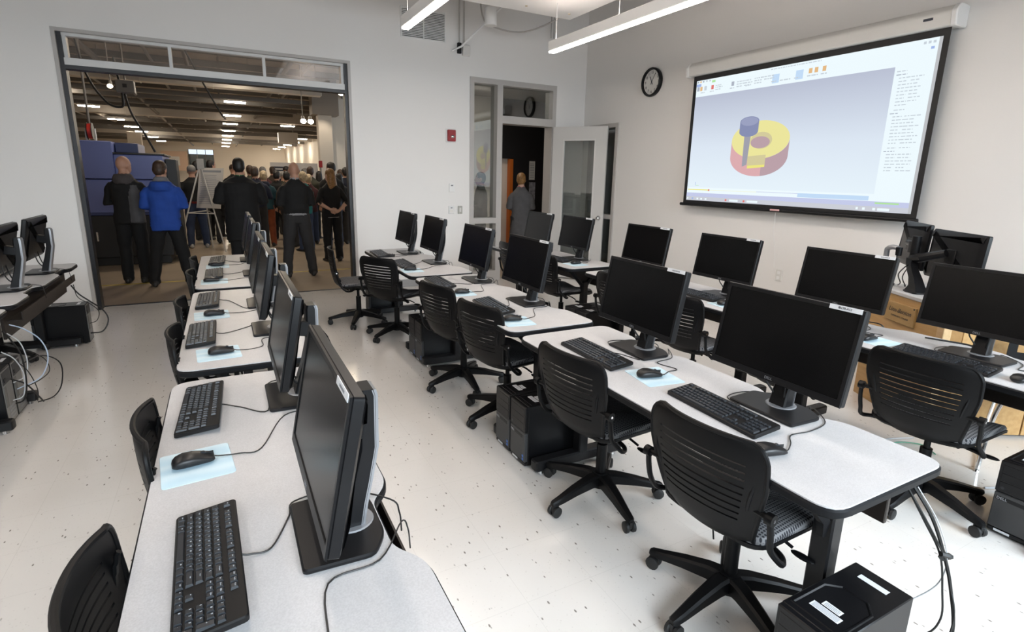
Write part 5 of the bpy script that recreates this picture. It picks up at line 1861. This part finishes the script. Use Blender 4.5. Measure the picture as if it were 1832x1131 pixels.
def person(label, x, y, rz, H=1.75, top='black_cloth', pants='black_trousers', shoe='dark_shoes', hair='hair_brown', skin=None, style='short',
           arms='front', bulk=1.0, hem=.86, spread=.10, voxel=.012, bare_arms=False, dress=False, accents=(), head_turn=0.0, belly=0.0, stride=0.0, bend=0.0):
    s = H / 1.75
    skin = skin or M_SKIN
    pieces = []           # (MB, material)

    def pc(m):
        b = MB()
        pieces.append((b, m))
        return b
    MT, MP, MS, MH = MATS[top], MATS[pants], MATS[shoe], MATS[hair]
    # head
    Hd = Matrix.Translation((0, .015 + bend * .06, 1.615)) @ Matrix.Rotation(head_turn, 4, 'Z') @ Matrix.Rotation(-bend, 4, 'X')
    b = pc(skin)
    b.ell((0, 0, .025), (.075, .094, .105), 18, 12, Hd)
    b.ell((0, .035, -.045), (.058, .062, .068), 14, 10, Hd)
    b.ell((0, .098, -.012), (.013, .020, .020), 8, 6, Hd)
    b.ell((0, .092, -.048), (.024, .010, .008), 8, 6, Hd)
    for q in (-1, 1):
        b.ell((q * .077, -.005, -.002), (.012, .022, .033), 8, 8, Hd)
        b.ell((q * .030, .086, .020), (.014, .008, .008), 8, 6, Hd)
    b.tube([(0, -.012, 1.44), (0, -.002 + bend * .03, 1.56)], [.062, .056], 14)
    if style != 'bald':
        b = pc(MH)
        if style == 'cap':
            b.ell((0, -.004, .050), (.086, .104, .092), 18, 12, Hd)
            b.ell((0, .12, .062), (.065, .055, .010), 14, 6, Hd)
        else:
            b.ell((0, -.014, .052), (.084, .100, .092), 18, 12, Hd)
            b.ell((0, -.045, .005), (.080, .070, .085), 16, 10, Hd)
        if style == 'long':
            b.loft([[(rx * math.cos(2 * PI * i / 14), cy_ + ry_ * math.sin(2 * PI * i / 14), z) for i in range(14)] for z, rx, ry_, cy_ in ((.03, .086, .085, -.03), (-.06, .094, .072, -.045), (-.14, .105, .058, -.06), (-.22, .105, .045, -.07), (-.30, .080, .030, -.075), (-.33, .05, .018, -.075))], Hd)
        if style == 'bun':
            b.ell((0, -.09, .045), (.05, .045, .05), 12, 8, Hd)
            b.ell((0, -.03, .01), (.088, .075, .08), 12, 8, Hd)
    # torso
    b = pc(MT)
    k = bulk

    def ring(z, rx, ry_, cy_=0.0, n_=22):
        out = []
        for i in range(n_):
            a = 2 * PI * i / n_
            c_, s_ = math.cos(a), math.sin(a)
            out.append((rx * math.copysign(abs(c_) ** .85, c_), cy_ + ry_ * math.copysign(abs(s_) ** .9, s_), z))
        return out
    prof = [(hem, .178 * k, .125 * k), (hem + .06, .182 * k, .130 * k), (1.02, .172 * k, .122 * k + belly), (1.12, .170 * k, .120 * k + belly), (1.24, .182 * k, .124 * k), (1.33, .190 * k, .118 * k), (1.39, .172 * k, .106 * k), (1.435, .128 * k, .090), (1.485, .078, .070), (1.50, .066, .064)]
    prof = [p for i, p in enumerate(prof) if i == 0 or p[0] > hem + .03]
    b.loft([ring(z, rx, ry_, belly * .5 * (1.0 < z < 1.2)) for z, rx, ry_ in prof])
    if dress:
        b.loft([ring(z, rx, ry_) for z, rx, ry_ in ((.52, .20, .15), (.7, .19, .14), (.9, .18, .125), (1.05, .16, .11))])
    # arms
    sh, ew = .172 * k, .228 * k
    for q in (-1, 1):
        S = Vector((q * sh, -.005, 1.365))
        if arms == 'front':
            E_, Wr, hd = Vector((q * (ew + .0), -.015, 1.13)), Vector((q * .10, .19, 1.10)), Vector((-q * .8, .4, .1))
        elif arms == 'down':
            E_, Wr, hd = Vector((q * (ew + .005), -.03, 1.12)), Vector((q * (ew + .0), .03, .87)), Vector((0, .08, -1))
        elif arms == 'pockets':
            E_, Wr, hd = Vector((q * (ew + .06), -.06, 1.13)), Vector((q * (ew - .01), .07, .95)), Vector((-q * .3, .2, -1))
        elif arms == 'folded':
            E_, Wr, hd = Vector((q * (ew + .035), .04, 1.12)), Vector((-q * .02, .20, 1.17)), Vector((-q, .05, .05))
        else:
            E_, Wr, hd = Vector((q * (ew + .045), -.09, 1.13)), Vector((q * .075, -.175 * k, .985 - .015 * q)), Vector((-q * .9, -.05, -.12))
        b = pc(MT)
        if bare_arms:
            mid = E_.lerp(Wr, .25)
            b.tube([S + Vector((-q * .03, 0, .005)), S.lerp(E_, .35), E_, mid], [.054 * k, .056 * k, .050 * k, .044 * k], 12)
            b = pc(skin)
            b.tube([E_, mid, Wr], [.036, .040, .026], 10)
        else:
            b.tube([S + Vector((-q * .03, 0, .005)), S.lerp(E_, .35), E_, E_.lerp(Wr, .55), Wr - hd.normalized() * .005], [.058 * k, .061 * k, .056 * k, .048 * k, .040 * k], 12)
            b = pc(skin)
        if arms == 'behind':
            hand_piece(b, Wr, hd, (0, -.2, q), .30)
        else:
            hand_piece(b, Wr, hd, (0, 1, .2) if arms in ('down', 'pockets') else (0, 0, 1), .45)
    # legs and shoes
    for q in (-1, 1):
        fy = stride * q
        hip, kn, an = Vector((q * .090, 0, .90)), Vector((q * (.095 + spread * .25), .015 + fy * .5, .49)), Vector((q * (.09 + spread * .5), -.015 + fy, .085))
        b = pc(MP)
        wd = 1.0 + (k - 1) * .5
        b.tube([hip + Vector((-q * .01, 0, .06)), hip.lerp(kn, .3), kn, kn.lerp(an, .35), an + Vector((0, .005, .01)), an + Vector((0, .02, -.035))], [.108 * wd, .098 * wd, .079 * wd, .075 * wd, .068, .072], 14)
        b = pc(MS)
        Fm = Matrix.Translation((an.x, an.y, 0)) @ Matrix.Rotation(-q * .18, 4, 'Z')
        b.loft([[(w_ * math.cos(2 * PI * i / 12), y_, zc + h_ * max(-.999 * zc / max(h_, 1e-4), math.sin(2 * PI * i / 12))) for i in range(12)] for y_, w_, zc, h_ in ((-.095, .022, .035, .026), (-.08, .036, .042, .042), (-.03, .041, .050, .055), (.05, .043, .042, .044), (.13, .048, .030, .030), (.18, .038, .024, .022), (.205, .016, .018, .012))], Fm)
    b = pc(MP)
    b.loft([ring(z, rx, ry_) for z, rx, ry_ in ((.84, .13, .10), (.90, .165, .112), (1.0, .160, .105))])
    for m_, fn in accents:
        fn(pc(m_))
    # fuse into one continuous figure
    vs, fs, fm, mats = [], [], [], []
    for mb, m_ in pieces:
        if m_ not in mats:
            mats.append(m_)
        mi = mats.index(m_)
        o_ = len(vs)
        vs += mb.v
        for f in mb.f:
            fs.append(tuple(i + o_ for i in f))
            fm.append(mi)
    src = bpy.data.meshes.new('figure')
    src.from_pydata(vs, [], fs)
    ob = bpy.data.objects.new('person', src)
    rm = ob.modifiers.new('fuse', 'REMESH')
    rm.mode = 'VOXEL'
    rm.voxel_size = voxel
    sm = ob.modifiers.new('soften', 'SMOOTH')
    sm.factor = .5
    sm.iterations = 3
    me = eval_mesh(ob)
    ob.modifiers.clear()
    COL.objects.link(ob)
    tree = BVHTree.FromPolygons([Vector(v) for v in vs], fs)
    for m_ in mats:
        me.materials.append(m_)
    idx = []
    for p in me.polygons:
        _, _, fi, _ = tree.find_nearest(p.center)
        idx.append(fm[fi] if fi is not None else 0)
    me.polygons.foreach_set('material_index', idx)
    # cloth folds
    cloth = {mats.index(m_) for m_ in (MT, MP) if m_ in mats}
    on = [False] * len(me.vertices)
    for p, mi in zip(me.polygons, idx):
        if mi in cloth:
            for v in p.vertices:
                on[v] = True
    sd = Vector((x * 3.1, y * 1.7, 0))
    nv = len(me.vertices)
    co, no = [0.0] * (3 * nv), [0.0] * (3 * nv)
    me.vertices.foreach_get('co', co)
    me.vertex_normals.foreach_get('vector', no)
    for i in range(nv):
        if on[i]:
            a_ = .010 * noise.noise(Vector((co[3 * i] * 7 + sd.x, co[3 * i + 1] * 7 + sd.y, co[3 * i + 2] * 11)))
            for q in range(3):
                co[3 * i + q] += no[3 * i + q] * a_
    me.vertices.foreach_set('co', co)
    me.update()
    me.shade_smooth()
    ob.data = me
    bpy.data.meshes.remove(src)
    me.name = 'figure'
    ob.scale = (s, s, s)
    ob.location = (x, y, 0)
    ob.rotation_euler = (0, 0, rz)
    tag(ob, label, 'person')
    return ob


for nm, c_ in (('black_cloth', (.004, .004, .0045)), ('black_trousers', (.0035, .0035, .004)), ('charcoal_trousers', (.022, .021, .022)), ('blue_denim', (.03, .045, .09)), ('royal_blue_jacket', (.010, .055, .30)),
               ('grey_fleece', (.075, .072, .075)), ('teal_coat', (.012, .05, .065)), ('bright_teal', (.015, .17, .17)), ('rust_trousers', (.24, .055, .015)), ('grey_dress', (.085, .082, .085)), ('olive_jacket', (.035, .035, .022)),
               ('maroon_cloth', (.06, .015, .018)), ('navy_cloth', (.012, .016, .035)), ('plaid_light', (.28, .28, .29)), ('brown_coat', (.05, .032, .022)), ('grey_cap', (.20, .19, .18)), ('red_band', (.22, .02, .02)), ('green_collar', (.01, .12, .05)), ('camo_hood', (.06, .05, .05)), ('pale_hood', (.16, .16, .17))):
    colmat(nm, c_, .85, .25 if nm in ('camo_hood', 'plaid_light') else .12)
for nm, c_ in (('hair_brown', (.045, .024, .014)), ('hair_dark', (.010, .008, .007)), ('hair_blond', (.24, .125, .042)), ('hair_pale', (.45, .35, .22)), ('hair_grey', (.16, .15, .14)), ('dark_shoes', (.012, .011, .010)), ('white_shoes', (.35, .33, .31))):
    mat(nm, c_, .5, var=.45, vscale=45, bump=.6, bscale=60)


def hood(b, z=1.475, w_=.115, d_=.085, cy_=-.045):
    b.loft([[(rx * math.cos(2 * PI * i / 16), cy_ + ry_ * math.sin(2 * PI * i / 16) - .02 * (q == 0), zz) for i in range(16)] for q, (zz, rx, ry_) in enumerate(((z - .09, w_ * .95, d_ * .8), (z - .03, w_ * 1.15, d_ * 1.15), (z + .03, w_ * .9, d_ * 1.0)))])


def side_panel(b):
    b.loft([[(.105 + rx * math.cos(2 * PI * i / 12), -.03 + ry_ * math.sin(2 * PI * i / 12), z) for i in range(12)] for z, rx, ry_ in ((.86, .095, .115), (1.05, .090, .110), (1.25, .085, .105), (1.36, .055, .08))])


def belt(z, rx, ry_, h_=.02):
    def f(b):
        b.loft([[(rx * math.cos(2 * PI * i / 20), ry_ * math.sin(2 * PI * i / 20), zz) for i in range(20)] for zz in (z - h_, z + h_)])
    return f


person('bald man in black and grey jacket standing left of the man in blue', -1.19, 9.26, R(-12), 1.78, 'black_cloth', 'black_trousers', style='bald', arms='folded', bulk=1.02, hem=.84, spread=.04, head_turn=R(-35),
       accents=((MATS['camo_hood'], hood), (MATS['grey_fleece'], side_panel)))
person('man in bright blue hooded jacket and black trousers, seen from behind', -.73, 8.86, R(-4), 1.72, 'royal_blue_jacket', 'black_trousers', style='short', arms='front', bulk=1.08, hem=.80, spread=.26, head_turn=R(-20), bend=.2,
       accents=((MATS['royal_blue_jacket'], lambda b: hood(b, 1.44, .135, .10, -.06)), (MATS['pale_hood'], lambda b: hood(b, 1.50, .09, .07, -.02))))
person('broad man in long black coat with short dark hair, seen from behind', .245, 9.35, R(0), 1.80, 'black_cloth', 'black_trousers', hair='hair_dark', style='short', arms='front', bulk=1.36, hem=.55, spread=.06,
       accents=((MATS['green_collar'], belt(1.49, .070, .068, .012)),))
person('bald man in black vest and grey trousers, seen from behind', .985, 8.96, R(4), 1.76, 'black_cloth', 'charcoal_trousers', style='bald', arms='front', bulk=1.04, hem=.99, spread=.20, skin=M_SKIN,
       accents=((MATS['plaid_light'], belt(.978, .175, .125, .018)), (MATS['plaid_light'], belt(1.50, .068, .068, .018))))
person('blonde woman in black with bare forearms, hands clasped behind her back', 1.74, 10.35, R(8), 1.68, 'black_cloth', 'black_trousers', hair='hair_blond', skin=M_SKIN2, style='long', arms='behind', bulk=1.0, hem=.86, spread=.04, bare_arms=True, voxel=.0085, head_turn=R(28),
       accents=((MATS['plaid_light'], belt(.865, .172, .12, .02)),))
person('man in grey cap, black jacket with red hem and jeans behind the easel', -.53, 13.05, R(10), 1.70, 'black_cloth', 'blue_denim', 'white_shoes', 'grey_cap', style='cap', arms='front', bulk=1.15, hem=.99, spread=.12, voxel=.016,
       accents=((MATS['red_band'], belt(.985, .200, .145, .016)),))
person('person in teal coat and rust-orange trousers with pale blond hair', .80, 12.9, R(-5), 1.62, 'teal_coat', 'rust_trousers', hair='hair_pale', style='bun', arms='front', bulk=1.04, hem=.88, spread=.06, voxel=.016,
       accents=((MATS['navy_cloth'], hood),))
person('person in bright teal top and jeans beside the vest-wearing man', 1.47, 11.9, R(30), 1.62, 'bright_teal', 'blue_denim', hair='hair_pale', style='bun', arms='front', bulk=.95, hem=.84, spread=.06, voxel=.016)
person('woman in long grey dress with short blond hair in the doorway', 4.60, 8.35, R(-22), 1.68, 'grey_dress', 'charcoal_trousers', hair='hair_blond', skin=M_SKIN2, style='bun', arms='front', bulk=.98, hem=.80, dress=True, spread=.03, voxel=.014, head_turn=R(-15),
       accents=((mat('coral_collar', (.45, .12, .12), .7), belt(1.50, .066, .066, .010)),))
person('dark-haired man in dark jacket standing behind the sidelight glass', 4.24, 9.25, R(70), 1.68, 'olive_jacket', 'black_trousers', hair='hair_dark', style='short', arms='folded', bulk=1.05, spread=.05, voxel=.016)
# the crowd farther in
random.seed(11)
crowd = [(.60, 12.2, 1.70, 'navy_cloth', 'hair_brown', 'short', 'man with brown hair in navy between the coat and the teal person'),
         (.40, 13.4, 1.66, 'plaid_light', 'hair_brown', 'bald', 'balding man in pale checked shirt behind the black coat'),
         (1.15, 14.0, 1.63, 'black_cloth', 'hair_dark', 'short', 'dark-haired person in black left of the bald vest-wearing man'),
         (1.40, 15.2, 1.60, 'olive_jacket', 'grey_cap', 'cap', 'person in grey cap and olive jacket deep in the crowd'),
         (1.90, 14.0, 1.74, 'olive_jacket', 'hair_brown', 'short', 'tall brown-haired man in olive jacket right of the vest-wearing man'),
         (2.25, 15.0, 1.64, 'black_cloth', 'hair_dark', 'long', 'long-haired woman in black behind the crowd'),
         (2.06, 12.1, 1.83, 'black_cloth', 'hair_dark', 'short', 'tall dark-haired man behind the blonde woman'),
         (2.58, 13.2, 1.74, 'navy_cloth', 'hair_dark', 'short', 'man in navy at the right edge of the opening'),
         (-.20, 15.0, 1.84, 'black_cloth', 'hair_dark', 'short', 'tall dark-haired man facing behind the poster board'),
         (-.47, 14.4, 1.80, 'brown_coat', 'hair_dark', 'short', 'dark-haired person in brown behind the grey cap'),
         (-.04, 13.75, 1.60, 'black_cloth', 'hair_dark', 'bun', 'short person in black beside the poster board'),
         (1.72, 13.0, 1.57, 'maroon_cloth', 'hair_pale', 'bun', 'short pale-haired person in maroon behind the teal top'),
         (2.30, 13.6, 1.58, 'brown_coat', 'hair_brown', 'long', 'long brown-haired person beside the blonde woman'),
         (.95, 15.6, 1.72, 'maroon_cloth', 'hair_grey', 'short', 'grey-haired person in maroon far back'),
         (2.90, 15.6, 1.70, 'black_cloth', 'hair_brown', 'short', 'brown-haired person in black farthest right in the crowd'),
         (1.62, 16.6, 1.76, 'navy_cloth', 'hair_dark', 'cap', 'person in dark cap and navy in front of the banner'),
         (.62, 14.6, 1.74, 'olive_jacket', 'hair_brown', 'short', 'brown-haired man in olive between the coat and the vest'),
         (.86, 13.75, 1.58, 'black_cloth', 'hair_grey', 'short', 'short grey-haired person in black beside the teal coat'),
         (1.25, 12.7, 1.62, 'brown_coat', 'hair_dark', 'short', 'dark-haired person in brown right behind the vest-wearing man'),
         (2.34, 12.75, 1.60, 'black_cloth', 'hair_dark', 'long', 'long-haired person in black left of the blonde woman'),
         (2.45, 14.4, 1.70, 'maroon_cloth', 'hair_brown', 'short', 'brown-haired man in maroon at the right of the crowd'),
         (.28, 15.8, 1.76, 'black_cloth', 'hair_brown', 'cap', 'person in brown cap far behind the black coat'),
         (2.02, 15.9, 1.72, 'navy_cloth', 'hair_grey', 'short', 'grey-haired person in navy close to the banner'),
         (1.30, 17.0, 1.74, 'brown_coat', 'hair_brown', 'short', 'brown-coated person at the left edge of the banner')]
for x, y, h, tp, hr, st, lb in crowd:
    p = person(lb, x, y, R(random.uniform(-35, 35)), h, tp, random.choice(['black_trousers', 'blue_denim', 'charcoal_trousers']), hair=hr, style=st, arms=random.choice(['front', 'folded', 'down']), bulk=random.uniform(.98, 1.15), hem=random.uniform(.82, .95), spread=.06, voxel=.022, head_turn=R(random.uniform(-25, 25)))
    p['group'] = 'crowd in the hall'

bpy.data.scenes.remove(_tmp)
